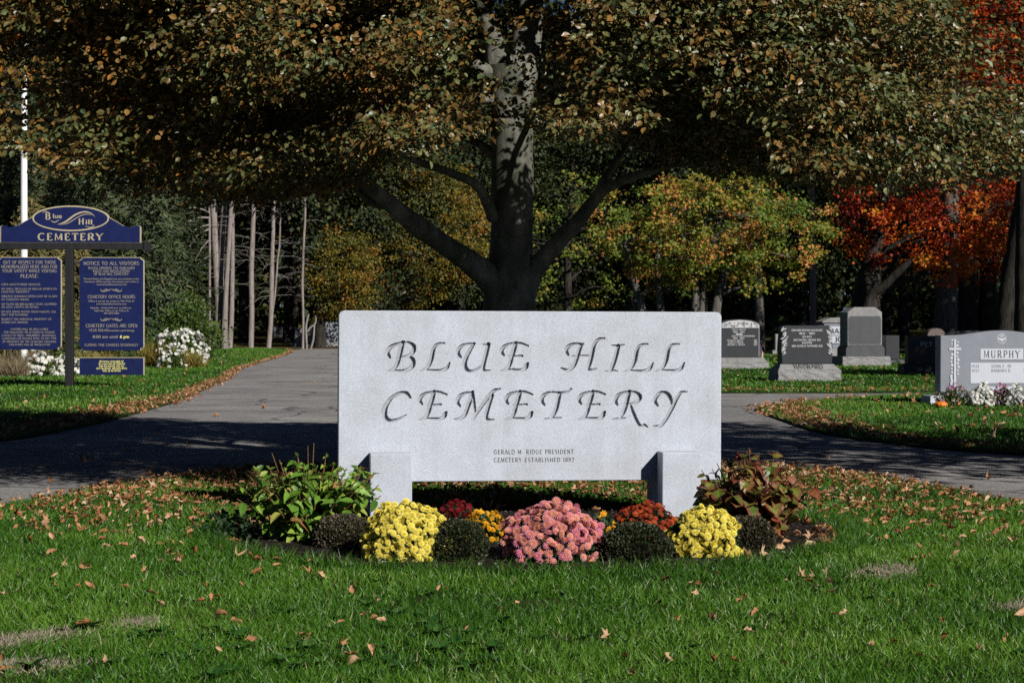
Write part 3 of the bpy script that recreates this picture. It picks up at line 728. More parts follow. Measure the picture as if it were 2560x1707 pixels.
def carve(U, Z):
    """depth of the cut at slab points (m from the slab's middle, m above its lower edge)"""
    D = np.zeros(U.shape)
    k = SW / 956 / 5.345
    for pts, ws in LET:
        c = spline(np.c_[np.array(pts, float), np.array(ws, float)], 10 * len(pts)) if len(pts) > 2 else np.linspace([*pts[0], ws[0]], [*pts[1], ws[1]], 24)
        u = ((920 + c[:, 0] / 5.345) - 1325) * SW / 956; zz = (1204 - (830 + c[:, 1] / 5.345)) * SH / 425; w = c[:, 2] * k * 1.22
        m = (U > u.min() - .03) & (U < u.max() + .03) & (Z > zz.min() - .03) & (Z < zz.max() + .03)
        uu, z2 = U[m], Z[m]
        best = np.zeros(len(uu))
        for i in range(len(u)):
            t2 = ((uu - u[i]) ** 2 + (z2 - zz[i]) ** 2) / (w[i] / 2) ** 2
            best = np.maximum(best, min(.024, w[i] * .95) * np.clip((1 - t2) * 3.0, 0, 1) ** .6)
        D[m] = np.maximum(D[m], best)
    return D
nu, nz = 760, 330
uu = np.linspace(-1, 1, nu); zz = np.linspace(0, SH, nz)
CR = .036
def halfw(z):
    d = np.clip(z - (SH - CR), 0, CR)
    return SW / 2 - CR + np.sqrt(np.maximum(CR * CR - d * d, 0))
hw = halfw(zz)
U = uu[None, :] * hw[:, None]; Z = np.repeat(zz[:, None], nu, 1)
Z[:, :] = np.minimum(Z, SH)
D = carve(U, Z)
ed = np.minimum(np.minimum(hw[:, None] - np.abs(U), Z), SH - Z)
D = D + .004 * np.clip(1 - ed / .005, 0, 1) ** 2
TH = .17
mb = MB()
V = np.stack([U, D - TH / 2, Z + SZ], -1).reshape(-1, 3)
i = np.arange(nz - 1)[:, None] * nu + np.arange(nu - 1)[None]
mb.add(V, np.stack([i, i + 1, i + nu + 1, i + nu], -1).reshape(-1, 4))
loop = np.concatenate([np.arange(nu), np.arange(1, nz) * nu + nu - 1, (nz - 1) * nu + np.arange(nu - 2, -1, -1), np.arange(nz - 2, 0, -1) * nu])
A = V[loop]; B = A.copy(); B[:, 1] = TH / 2
n = len(loop); k = np.arange(n); k2 = (k + 1) % n
mb.add(np.vstack([A, B]), np.stack([k2, k, k + n, k2 + n], -1))
mb.add(B, [list(range(n))[::-1]])
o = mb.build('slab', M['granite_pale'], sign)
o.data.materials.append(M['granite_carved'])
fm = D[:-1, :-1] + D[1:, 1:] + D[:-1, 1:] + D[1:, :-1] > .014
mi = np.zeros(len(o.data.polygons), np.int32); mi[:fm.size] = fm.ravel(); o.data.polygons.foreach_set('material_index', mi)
for x0, x1 in ((-1.02, -.764), (.798, 1.043)):
    # the housing that takes the slab is cut away: four blocks butt against it
    mb = MB()
    box(mb, x0, x1, -TH / 2 - .166, -TH / 2 - .0015, -.1, .44, .006)
    box(mb, x0, x1, TH / 2 + .0015, TH / 2 + .166, -.1, .44, .006)
    box(mb, x0 + .002, x1 - .002, -TH / 2 - .004, TH / 2 + .004, -.1, SZ - .002)
    mb.build('pillar', M['granite_pale'], sign)
mb = MB()
zt = lambda py: SZ + (1204 - py) * SH / 425
ut = lambda px: (px - 1325) * SW / 956
stroke_text(mb, 'GERALD M. RIDGE PRESIDENT', ut(1329.5), zt(1136), .0255, -TH / 2 - .0012, width=ut(1429) - ut(1230), thick=.16, thin=.095, space=.26)
stroke_text(mb, 'CEMETERY ESTABLISHED 1892', ut(1330), zt(1156), .0255, -TH / 2 - .0012, width=ut(1430) - ut(1230), thick=.16, thin=.095, space=.26)
mb.build('inscription', M['granite_cut'], sign)

# ------------------------------------------------------------------ notice board
DB = 36.3
nb = thing('notice_board', 'tall blue and gold cemetery notice board hanging on a black post and crossbeam', 'notice board', W(173, DB), R(2))
bx = lambda px: (px - 173) / FPX * DB
bz = lambda py: CAM_H - (py - HOR) / FPX * DB
mb = MB(); box(mb, bx(164), bx(184), -.075, .075, -.1, bz(624), .006); mb.build('post', M['sign_black'], nb)
mb = MB(); box(mb, bx(-20), bx(362), -.065, .065, bz(624) + .001, bz(607), .006)
for x0 in (bx(-27), bx(360)): box(mb, x0, x0 + .12, -.085, .085, bz(628), bz(604), .006)
mb.build('crossbeam', M['sign_black'], nb)
# header board: shouldered outline with an oval rising from it
def header(inset=0.0):
    P = [(3, 607), (352, 607), (352, 567), (347, 564), (330, 569), (310, 565), (290, 553), (273, 543)]
    a = np.radians(np.linspace(10, 170, 24)); P += [(178 + 96 * math.cos(t), 546 - 31.5 * math.sin(t)) for t in a]
    P += [(82, 543), (65, 553), (45, 565), (25, 569), (8, 564), (3, 567)]
    Q = np.array([(bx(x), bz(y)) for x, y in P]); c = Q.mean(0)
    return [tuple(c + (p - c) * (1 - inset / np.linalg.norm(p - c)) + [0, inset * .0]) for p in Q]
hb = MB(); prism(hb, header(), -.035, .035); hb = hb.build('header_board', M['sign_gold'], nb)
mb = MB(); prism(mb, header(.020), -.041, -.030); mb.build('blue_field', M['sign_blue'], hb)
def ring(mb, cx, cz, rx, rz, t, y, seg=48):
    a = np.linspace(0, 2 * math.pi, seg, endpoint=False)
    O = np.c_[cx + rx * np.cos(a), np.full(seg, y), cz + rz * np.sin(a)]; I = np.c_[cx + (rx - t) * np.cos(a), np.full(seg, y), cz + (rz - t) * np.sin(a)]
    k = np.arange(seg); k2 = (k + 1) % seg
    mb.add(np.vstack([O, I]), np.stack([k, k2, k2 + seg, k + seg], -1))
mb = MB(); ring(mb, bx(178), bz(546.5), bx(178 + 95) - bx(178), bz(546.5) - bz(546.5 + 32), .026, -.046); mb.build('oval_border', M['sign_gold'], hb)
mb = MB()
def ribbon(mb, pts, ws, y):
    c = spline(np.c_[np.array([(bx(p[0]), bz(p[1])) for p in pts]), np.array(ws)], 24)
    T = norm(np.gradient(c[:, :2], axis=0)); Nn = np.c_[-T[:, 1], T[:, 0]] * c[:, 2:] / 2
    Q = np.vstack([c[:, :2] + Nn, c[:, :2] - Nn]); n = len(c)
    mb.add(np.c_[Q[:, 0], np.full(2 * n, y), Q[:, 1]], [[i, i + 1, n + i + 1, n + i] for i in range(n - 1)])
ribbon(mb, [(145, 562), (165, 555), (190, 537), (212, 530), (228, 534), (238, 542)], [.004, .03, .03, .025, .02, .004], -.046)
ribbon(mb, [(150, 563), (172, 558), (196, 543), (214, 536), (228, 538)], [.003, .012, .012, .012, .004], -.046)
stroke_text(mb, 'B', bx(121), bz(549), bz(532) - bz(549), -.046, thick=.2, thin=.09)
font_text(mb, 'lue', bx(145), bz(546), bz(535) - bz(546), -.046, width=bx(156) - bx(134), bold=.012)
stroke_text(mb, 'H', bx(204), bz(562), bz(546) - bz(562), -.046, thick=.2, thin=.09)
font_text(mb, 'ill', bx(223), bz(561), bz(546) - bz(558), -.046, width=bx(231) - bx(215), bold=.012)
ribbon(mb, [(108, 533), (114, 529), (122, 531)], [.006, .014, .005], -.046); ribbon(mb, [(128, 552), (138, 556), (150, 550)], [.005, .016, .005], -.046)
ribbon(mb, [(214, 566), (226, 569), (236, 565), (230, 561)], [.005, .016, .010, .004], -.046)
stroke_text(mb, 'CEMETERY', bx(177), bz(601), bz(584) - bz(601), -.046, width=bx(257) - bx(97), thick=.2, thin=.1, space=.26)
mb.build('lettering', M['sign_gold'], hb)
def panel(x0, x1, y0, y1, cut, name='notice_panel'):
    X0, X1, Z0, Z1 = bx(x0), bx(x1), bz(y1), bz(y0); c = cut
    pts = [(X0 + c, Z0), (X1 - c, Z0), (X1 - c, Z0 + c * .6), (X1, Z0 + c), (X1, Z1 - c), (X1 - c, Z1 - c * .3), (X1 - c, Z1), (X0 + c, Z1), (X0 + c, Z1 - c * .3), (X0, Z1 - c), (X0, Z0 + c), (X0 + c, Z0 + c * .6)] if c else [(X0, Z0), (X1, Z0), (X1, Z1), (X0, Z1)]
    mb = MB(); prism(mb, pts, -.02, .02); p = mb.build(name, M['sign_gold'], nb)
    cx, cz = (X0 + X1) / 2, (Z0 + Z1) / 2
    k = [(cx + (x - cx) * (1 - .022 / (X1 - X0)) - .006, cz + (z - cz) * (1 - .014 / (Z1 - Z0)) - .004) for x, z in pts]
    mb = MB(); prism(mb, k, -.026, -.016); mb.build('blue_field', M['sign_blue'], p)
    return p
YT = -.029
pl = panel(-3, 155, 643, 874, .06)
mb = MB()
S = lambda t, x0, x1, y, h, **k: stroke_text(mb, t, bx((x0 + x1) / 2), bz(y), h / FPX * DB, YT, width=bx(x1) - bx(x0), thick=k.get('thick', .17), thin=.10, serif=k.get('serif', True))
for t, x0, x1, y, h in (('OUT OF RESPECT FOR THOSE', 10, 141, 659.5, 7.5), ('MEMORIALIZED HERE AND FOR', 5, 144, 670.5, 7.5), ('YOUR SAFETY WHILE VISITING', 8, 143, 681, 7.5), ('PLEASE:', 53, 98, 694.5, 8.5)): S(t, x0, x1, y, h)
for t, x0, x1, y in (('LOCK UNATTENDED VEHICLES', 6, 102, 713.5), ('NO DOGS, BICYCLES OR ROLLER SPORTS ON', 6, 143, 724.5), ('CEMETERY PROPERTY', 6, 75, 732), ('OBSERVE MAXIMUM SPEED LIMIT OF 15 MPH', 6, 144, 743), ('ON CEMETERY ROADS', 6, 74, 751),
                     ('NO GLASS OR BREAKABLE ITEMS ALLOWED', 6, 142, 762.5), ('ON LOTS, CRYPTS OR NICHES', 6, 98, 770), ('DO NOT DRINK WATER FROM FAUCETS, USE', 6, 141, 781.5), ('ONLY FOR WATERING', 6, 72, 789), ('RESPECT THE PERSONAL PROPERTY OF', 6, 130, 800), ('OTHER LOT OWNERS', 6, 71, 808),
                     ('VISITORS WILL BE HELD LIABLE', 29, 122, 825), ('FOR VOLUNTARY OR ACCIDENTAL DAMAGE', 12, 138, 832.5), ('CAUSED TO TREES, SHRUBBERY, MEMORIALS,', 7, 142, 840.5), ('LANDMARKS OR DAMAGE DONE TO ANY TYPE', 8, 142, 848), ('OF PROPERTY ON THE CEMETERY GROUNDS', 9, 141, 856), ('VIOLATORS WILL BE PROSECUTED', 25, 126, 863.5)): S(t, x0, x1, y, 4.6)
mb.build('lettering', M['sign_tan'], pl)
pr = panel(199, 360, 643, 876, .06)
mb = MB()
F_ = lambda t, x0, x1, y, h: font_text(mb, t, bx((x0 + x1) / 2), bz(y), h / FPX * DB, YT, width=bx(x1) - bx(x0), bold=.01)
for t, x0, x1, y, h in (('NOTICE TO ALL VISITORS', 209, 347, 662.5, 8.5), ('PLEASE OBSERVE THE PUBLISHED', 221, 336, 673, 5.8), ('RULES AND REGULATIONS', 233, 324, 680.5, 5.8), ('OF BLUE HILL CEMETERY', 235, 321, 688, 5.8), ('CEMETERY OFFICE HOURS', 220, 337, 745.5, 7.5), ('CEMETERY GATES ARE OPEN', 215, 343, 818, 8), ('YEAR ROUND', 223, 271, 828.5, 6), ('CLOSING TIME CHANGES SEASONALLY', 212, 345, 865, 6)): S(t, x0, x1, y, h)
for t, x0, x1, y, h in (('Printed Rules and Regulations are available at the', 210, 347, 699, 4), ('Cemetery Office (across the street) and online at', 211, 346, 706, 4), ('www.bluehillcemetery.com', 241, 316, 713, 4), ('Office is across the street at 700 West St.', 221, 336, 754.5, 4), ('www.bluehillcemetery.com', 241, 316, 761.5, 4),
                        ('Monday - Friday 8:30 a.m. to 4:30 p.m.', 227, 329, 771.5, 4), ('Saturday 9:00 a.m. to 1:00 p.m.', 236, 322, 778.5, 4), ('781-843-9000', 260, 297, 785, 4), ('(weather permitting)', 272, 335, 828, 4.5), ('8:00 am until', 232, 294, 845, 7)): F_(t, x0, x1, y, h)
for yy in (725, 798):
    for s_ in (-1, 1):
        ribbon(mb, [(278, yy - 2), (278 + s_ * 8, yy), (278 + s_ * 17, yy + 3), (278 + s_ * 25, yy + 2), (278 + s_ * 26, yy - 3)], [.006, .016, .018, .012, .005], YT)
        ribbon(mb, [(278 + s_ * 4, yy + 3), (278 + s_ * 12, yy - 2), (278 + s_ * 20, yy + 1)], [.005, .012, .005], YT)
mb.build('lettering', M['sign_tan'], pr)
mb = MB(); font_text(mb, '6 pm', bx(311), bz(845), 7 / FPX * DB, YT, width=bx(322) - bx(299), bold=.02); mb.build('closing_time', M['sign_yellow'], pr)
pq = panel(199, 360, 893, 937, 0, 'lower_panel')
mb = MB()
for k, t in enumerate(('BEGINNING NOVEMBER 1ST', 'ALL VASES WILL BE INVERTED', 'FOR THE WINTER AND ALL', 'NON-SEASONAL ARRANGEMENTS', 'WILL BE REMOVED')):
    wdt = (60, 66, 62, 76, 44)[k]; S(t, 279 - wdt / 2, 279 + wdt / 2, 905.5 + k * 5.8, 4.2, serif=False, thick=.24)
mb.build('lettering', M['sign_yellow'], pq)
mb = MB()
for x0 in (222, 334): box(mb, bx(x0), bx(x0) + .010, -.031, -.025, bz(932), bz(898))
for yy in (897, 933): box(mb, bx(222), bx(335), -.031, -.025, bz(yy), bz(yy) + .006)
for x0 in (218, 331):
    box(mb, bx(x0), bx(x0 + 6), -.036, -.024, bz(901), bz(896)); 
mb.build('plaque_frame', M['sign_black'], pq)
mb = MB()
for x0, x1 in ((155, 164.5), (183.5, 199)):
    for yy in (660, 860): box(mb, bx(x0), bx(x1), -.01, .01, bz(yy) , bz(yy) + .04)
box(mb, bx(183.5), bx(199), -.01, .01, bz(918), bz(918) + .04)
mb.build('bracket', M['sign_black'], nb)

# ------------------------------------------------------------------ flagpole
fp = thing('flagpole', 'white flagpole rising behind the blue notice board', 'flagpole', W(60, 46))
mb = MB(); tube(mb, [(0, 0, -.1), (0, 0, 4), (0, 0, 12)], [.085, .082, .05], 20); mb.build('pole', M['pole_white'], fp, True)
mb = MB(); tube(mb, [(0, 0, 0), (0, 0, .10), (0, 0, .16)], [.2, .19, .09], 20); mb.build('base_collar', M['pole_white'], fp, True)
mb = MB(); blob(mb, (0, 0, 12.08), (.1, .1, .1)); mb.build('finial', M['sign_gold'], fp, True)

# ------------------------------------------------------------------ headstones
def stone(px, d, rz, name, label): return thing(name, label, 'headstone', W(px, d), R(rz))
# FRENCH: low arch with a carved floral band
t = stone(1845, 50, 9, 'headstone', 'dark grey FRENCH headstone with an arched carved top, just right of the sign')
arc = [(.555 - .555 * 2 * k / 20, .86 + .11 * math.sin(math.pi * k / 20) ** .6) for k in range(1, 20)]
P = [(-.555, .33), (.555, .33), (.555, 1.20), (.50, 1.235)] + [(.46 * math.cos(a), 1.235 + .085 * math.sin(a) ** .8) for a in np.linspace(.12, math.pi - .12, 17)] + [(-.50, 1.235), (-.555, 1.20)]
mb = MB(); prism(mb, P, -.14, .14, .012); die = mb.build('die', M['granite_dark'], t)
mb = MB(); rockbox(mb, -.76, .76, -.26, .26, -.08, .20, .010, 0, 14, 1); prism(mb, [(-.75, .201), (.75, .201), (.62, .329), (-.62, .329)], -.2, .2, .004); mb.build('base', M['granite_grey'], t)
mb = MB(); q2 = np.random.RandomState(5)
prism(mb, [(-.52, 1.10), (.52, 1.10), (.52, 1.19), (.44, 1.225), (.3, 1.275), (0, 1.305), (-.3, 1.275), (-.44, 1.225), (-.52, 1.19)], -.146, -.135)
band = mb.build('carved_band', M['granite_letter'], t)
mb = MB()
for k in range(60):
    x = q2.uniform(-.5, .5); z = 1.12 + q2.uniform(0, .14) * (1 - (x / .52) ** 2 * .6); a = q2.uniform(0, 6.28); s = q2.uniform(.018, .035)
    mb.ngon([(x + s * math.cos(a), -.1485, z + s * math.sin(a)), (x - .4 * s * math.sin(a), -.1485, z + .4 * s * math.cos(a)), (x - s * math.cos(a), -.1485, z - s * math.sin(a)), (x + .4 * s * math.sin(a), -.1485, z - .4 * s * math.cos(a))][::-1])
mb.build('band_leaves', M['granite_dark'], band)
mb = MB()
for tx, x, z, w in (('OTIS H. FRENCH', -.02, 1.035, .36), ('1886  1963', -.02, .975, .30), ('MARY M. FRENCH WOODWARD', .10, .87, .62), ('1891  1957', -.02, .815, .30), ('ARTHUR B. FRENCH', -.12, .755, .43), ('EDITH M. FRENCH', -.10, .70, .40), ('BEATRICE L. FRENCH', -.09, .645, .46), ('1891', .43, .755, .09), ('1889', .43, .70, .09), ('1963', .43, .645, .09)):
    stroke_text(mb, tx, x, z, .036, -.1425, width=w, thick=.22, thin=.14, serif=False)
mb.add([(-.10, -.1425, .92), (.08, -.1425, .92), (.08, -.1425, .95), (-.10, -.1425, .95)], [[0, 1, 2, 3]])
mb.add([(.52, -.1425, .36), (.53, -.1425, .36), (.53, -.1425, 1.18), (.52, -.1425, 1.18)], [[0, 1, 2, 3]])
mb.build('inscription', M['granite_letter'], die)
# HAYWARD
t = stone(2012, 40, 9, 'headstone', 'dark HAYWARD headstone with rough leafy edges on a pale rock base')
q2 = np.random.RandomState(8)
P = [(-.545, .38), (.545, .38), (.555, .70), (.53, 1.0), (.535, 1.13)] + [(x, 1.175 + q2.uniform(-.012, .012)) for x in np.linspace(.47, -.47, 13)] + [(-.535, 1.13), (-.53, 1.0), (-.555, .70)]
mb = MB(); prism(mb, P, -.15, .15, .018); die = mb.build('die', M['granite_dark'], t)
mb = MB(); rockbox(mb, -.67, .67, -.33, .33, -.1, .262, .014, .0, 16, 2); 
bm = bmesh.new(); bmesh.ops.create_cube(bm, size=1)
for v in bm.verts:
    top = v.co.z > 0; v.co = (v.co.x * 2 * (.57 if top else .66), v.co.y * 2 * (.16 if top else .32), .378 if top else .264)
from_bm(mb, bm)
mb.build('base', M['granite_grey'], t)
mb = MB()
for s_ in (-1, 1):
    for k in range(38):
        z = q2.uniform(.60, 1.12); x = s_ * (.535 - abs(q2.normal(0, .035)) - .03 * math.sin(z * 14) ** 2); a = q2.uniform(.3, 1.3) * (1 if s_ > 0 else -1) + math.pi / 2; s = q2.uniform(.03, .06)
        c, n_ = np.array([math.cos(a), 0, math.sin(a)]) * s, np.array([-math.sin(a), 0, math.cos(a)]) * s * .32; b = np.array([x, -.153, z])
        mb.add([b - c, b + n_ + [0, -.012, 0], b + c, b - n_ + [0, -.008, 0]], [[0, 1, 2, 3]])
mb.build('carved_leaves', M['granite_letter'], die)
mb = MB()
for tx, z, w in (('EDWARD PAYSON HAYWARD', 1.06, .66), ('1835 - 1897', .995, .34), ('HIS WIFE', .925, .20), ('1843 RACHEL FRENCH 1917', .86, .58), ('DAUGHTER', .80, .21), ('1869 AGNES B. HAYWARD 1948', .735, .66)):
    stroke_text(mb, tx, 0, z, .040, -.1535, width=w, thick=.22, thin=.14, serif=False)
mb.build('inscription', M['granite_letter'], die)
mb = MB(); stroke_text(mb, 'HAYWARD', 0, 0, .105, 0, width=.62, thick=.24, thin=.14)
V = mb.V; mb.V = [np.c_[v[:, 0], -.297 + v[:, 2] * 1.25, .2875 + v[:, 2] * .89] for v in V]
mb.build('name_lettering', M['granite_cut'], t)
# tall blank stone
t = stone(2152, 53.5, 9, 'headstone', 'tallest headstone, grey with chamfered top corners and a blank dark face')
bm = bmesh.new()
mb = MB(); P = [(-.50, .60), (.50, .60), (.50, 1.52), (.30, 1.66), (-.30, 1.66), (-.50, 1.52)]
prism(mb, P, -.33, .33, .02); die = mb.build('die', M['granite_grey'], t)
mb = MB(); prism(mb, [(-.44, .64), (.44, .64), (.465, .68), (.465, 1.36), (.42, 1.415), (-.42, 1.415), (-.465, 1.36), (-.465, .68)], -.337, -.325); mb.build('face_panel', M['granite_slate'], die)
mb = MB(); prism(mb, [(-.56, .301), (.56, .301), (.56, .52), (.50, .599), (-.50, .599), (-.56, .52)], -.38, .38, .01); mb.build('plinth', M['granite_slate'], t)
mb = MB(); rockbox(mb, -.70, .70, -.5, .5, -.1, .30, .015, .03, 14, 3); mb.build('base', M['granite_grey'], t)
# stone behind it
t = stone(2100, 58, 9, 'headstone', 'grey headstone with a sloping cap, half hidden behind the tallest headstone')
mb = MB(); box(mb, -.60, .60, -.3, .3, .45, 1.22, .01); die = mb.build('die', M['granite_mid'], t)
mb = MB(); prism(mb, [(-.66, 1.221), (.66, 1.221), (.66, 1.27), (.40, 1.38), (-.40, 1.38), (-.66, 1.27)], -.34, .34, .01); mb.build('cap', M['granite_grey'], t)
mb = MB(); box(mb, -.56, .56, -.308, -.29, .60, 1.12, .005); mb.build('letter_panel', M['granite_panel'], die)
mb = MB(); stroke_text(mb, 'MAN', -.22, .90, .15, -.310, width=.48, thick=.26, thin=.2, serif=False); stroke_text(mb, 'JO', -.14, .66, .15, -.310, width=.25, thick=.26, thin=.2, serif=False)
for z in (.84, .60): mb.add([(-.5, -.310, z), (.5, -.310, z), (.5, -.310, z + .02), (-.5, -.310, z + .02)], [[0, 1, 2, 3]])
mb.build('inscription', M['granite_cut'], die)
mb = MB(); box(mb, -.72, .72, -.42, .42, .20, .448, .02); rockbox(mb, -.82, .82, -.5, .5, -.1, .199, .012, 0, 10, 4); mb.build('base', M['granite_grey'], t)
# others
def simple_stone(px, d, rz, w, h, th, base, mat, label, arch=0.0, text=None, matb='granite_grey'):
    t = stone(px, d, rz, 'headstone', label)
    P = [(-w / 2, base), (w / 2, base), (w / 2, h - arch)]
    if arch: P += [(w / 2 * math.cos(a), h - arch + arch * math.sin(a)) for a in np.linspace(.1, math.pi - .1, 17)]
    P += [(-w / 2, h - arch)]
    mb = MB(); prism(mb, P, -th / 2, th / 2, .012); die = mb.build('die', M[mat], t)
    mb = MB(); rockbox(mb, -w / 2 - .13, w / 2 + .13, -th / 2 - .1, th / 2 + .1, -.1, base - .001, .01, 0, 8, 6); mb.build('base', M[matb], t)
    if text:
        mb = MB(); stroke_text(mb, text[0], text[1], text[2], text[3], -th / 2 - .003, width=text[4], thick=.16, thin=.1); mb.build('inscription', M['granite_letter'], die)
    return t
simple_stone(2224, 56.5, 9, .42, .86, .5, .16, 'granite_dark', 'small dark headstone peeping out right of the tallest headstone', matb='granite_dark')  # a stone in shade, the shade given by dark granite
simple_stone(2332, 45, 9, 1.30, .93, .24, .28, 'granite_brown', 'dark brown polished headstone in the shade left of the MURPHY stone', text=('PET', -.20, .68, .10, .30), matb='granite_brown')
simple_stone(2337, 62, 9, .60, 1.05, .3, .2, 'granite_pink', 'rounded pinkish headstone behind the dark brown headstone', arch=.22)
simple_stone(2024, 60, 9, 1.0, 1.12, .3, .2, 'granite_dark', 'dark round topped headstone behind the HAYWARD stone', arch=.24)
simple_stone(2425, 47, 9, 1.25, 1.04, .25, .2, 'granite_dark', 'long dark headstone just behind the MURPHY stone', arch=.10)
simple_stone(2590, 52, 9, .95, .98, .3, .25, 'granite_panel', 'pale headstone at the edge behind the MURPHY stone', arch=.08)
simple_stone(1962, 72, 9, .8, .8, .25, .2, 'granite_grey', 'small grey headstone in deep shade beyond the FRENCH and HAYWARD stones')
simple_stone(762, 98, 9, 1.0, .95, .25, .2, 'granite_grey', 'pale headstone at the wood edge behind the thin leaning trunk')
simple_stone(822, 98, 9, 1.5, 1.25, .25, .2, 'granite_mid', 'white headstone at the wood edge next to the granite sign', arch=.1)
simple_stone(706, 118, 9, 1.1, .95, .25, .2, 'granite_grey', 'shaded headstone far inside the pine wood')

# MURPHY
DM = 28.7
t = stone(2497, DM, 11, 'headstone', 'blue grey MURPHY headstone with a carved cross and a curved top')
mx = lambda px: (px - 2497) / FPX * DM / math.cos(R(11))
mz = lambda py: CAM_H - (py - HOR) / FPX * DM
top = [(x, mz(838) + (mz(826) - mz(838)) * (.5 + .5 * math.cos(math.pi * x / .80)) * (1 if abs(x) < .80 else 0)) for x in np.linspace(.97, -.97, 33)]
mb = MB(); prism(mb, [(-.975, .165), (.975, .165)] + top, -.10, .10, .008); die = mb.build('die', M['granite_mid'], t)
mb = MB(); rockbox(mb, -1.16, 1.16, -.19, .17, -.08, .163, .008, 0, 14, 7); mb.build('base', M['granite_panel'], t)
mb = MB(); box(mb, mx(2441), mx(2553), -.106, -.096, mz(898), mz(871.5)); npn = mb.build('name_panel', M['granite_panel'], die)
mb = MB(); stroke_text(mb, 'MURPHY', mx(2496.5), mz(893.5), mz(876) - mz(893.5), -.109, width=mx(2543) - mx(2449), thick=.15, thin=.07, space=.34); mb.build('lettering', M['granite_cut'], npn)
mb = MB(); box(mb, mx(2415), mx(2579), -.106, -.096, mz(957), mz(906)); npn = mb.build('date_panel', M['granite_panel'], die)
mb = MB()
for tx, x0, x1, y in (('1934', 2418, 2437, 918), ('JOHN F. JR', 2469, 2521, 918), ('1937', 2418, 2437, 929), ('BARBARA R.', 2469, 2521, 929), ('20', 2553, 2562, 929)):
    stroke_text(mb, tx, mx((x0 + x1) / 2), mz(y), mz(911) - mz(918), -.109, width=mx(x1) - mx(x0), thick=.14, thin=.08)
mb.build('lettering', M['granite_mid'], npn)
mb = MB(); box(mb, mx(2440), mx(2552), -.106, -.096, mz(975), mz(965.5)); npn = mb.build('verse_panel', M['granite_panel'], die)
mb = MB(); stroke_text(mb, 'THE B', mx(2455), mz(972.5), mz(967.5) - mz(972.5), -.109, width=mx(2466) - mx(2444), thick=.14, thin=.08); stroke_text(mb, 'ME', mx(2541), mz(972.5), mz(967.5) - mz(972.5), -.109, width=mx(2548) - mx(2535), thick=.14, thin=.08); mb.build('lettering', M['granite_mid'], npn)
mb = MB()
box(mb, mx(2371.5), mx(2377), -.112, -.097, mz(968), mz(847), .002); box(mb, mx(2359), mx(2371.4), -.111, -.097, mz(874.5), mz(869)); box(mb, mx(2377.1), mx(2390), -.111, -.097, mz(874.5), mz(869))
mb.build('carved_cross', M['granite_panel'], die)
mb = MB(); q2 = np.random.RandomState(21)
for k in range(26):
    yy = 850 + k * 4.4; sgn = 1 if (k % 2) else -1
    if 866 < yy < 878: continue
    if sgn > 0 and yy > 942: sgn = -1
    cx_, cz_ = mx(2374 + sgn * q2.uniform(6, 10)), mz(yy); m_ = 6; rr_ = q2.uniform(.014, .024)
    a = np.linspace(0, 6.283, 12, endpoint=False); r_ = rr_ * (1 + .28 * np.cos(a * 5))
    mb.ngon(np.c_[cx_ + r_ * np.cos(a), np.full(12, -.1035 - .0004 * k), cz_ + r_ * np.sin(a)])
mb.build('carved_flowers', M['granite_panel'], die)
mb = MB(); ex, ez = mx(2497), mz(846)
ring(mb, ex, ez, .072, .078, .009, -.103)
hp = [(.036 * 16 * math.sin(s) ** 3 / 16, .034 * (13 * math.cos(s) - 5 * math.cos(2 * s) - 2 * math.cos(3 * s) - math.cos(4 * s)) / 15) for s in np.linspace(0, 6.283, 28, endpoint=False)]
mb.ngon([(ex + x, -.1032, ez - .016 + z) for x, z in hp][::-1])
mb.ngon([(ex + x, -.1032, ez + z) for x, z in ((-.03, .03), (.03, .03), (.034, .056), (.015, .042), (0, .06), (-.015, .042), (-.034, .056))])
for s_ in (-1, 1):
    mb.ngon([(ex + s_ * x, -.1036, ez + z) for x, z in ((.03, -.005), (.055, -.03), (.06, .015), (.045, .02))])
mb.build('emblem', M['granite_panel'], die)

# pumpkin
t = thing('pumpkin', 'small orange pumpkin with a long dry stem beside the MURPHY flowers', 'pumpkin', W(2352, 27.3))
t.scale = (1.15, 1.15, 1.0)
V, F, seg, rings = [], [], 40, 12
for i in range(rings + 1):
    a = math.pi * i / rings
    for k in range(seg):
        b = 2 * math.pi * k / seg; rib = 1 - .07 * abs(math.cos(b * 5)) ** 4
        r_ = .084 * math.sin(a) ** .85 * rib if 0 < i < rings else .004
        V.append((r_ * math.cos(b), r_ * math.sin(b), .078 + .052 * math.cos(a) - .018 * math.exp(-(r_ / .03) ** 2) * (1 if i < rings / 2 else -1)))
for i in range(rings):
    for k in range(seg): F.append((i * seg + k, (i + 1) * seg + k, (i + 1) * seg + (k + 1) % seg, i * seg + (k + 1) % seg))
M['pumpkin'] = surf('pumpkin skin', (.62, .15, .012), (.72, .21, .02), 14, .45, .4)
mb = MB(); mb.add(V, F); mb.build('body', M['pumpkin'], t, True)
mb = MB(); tube(mb, [(0, 0, .10), (.002, 0, .15), (-.012, 0, .20), (-.022, 0, .235)], [.014, .009, .008, .010], 8); mb.build('stem', M['twig'], t, True)

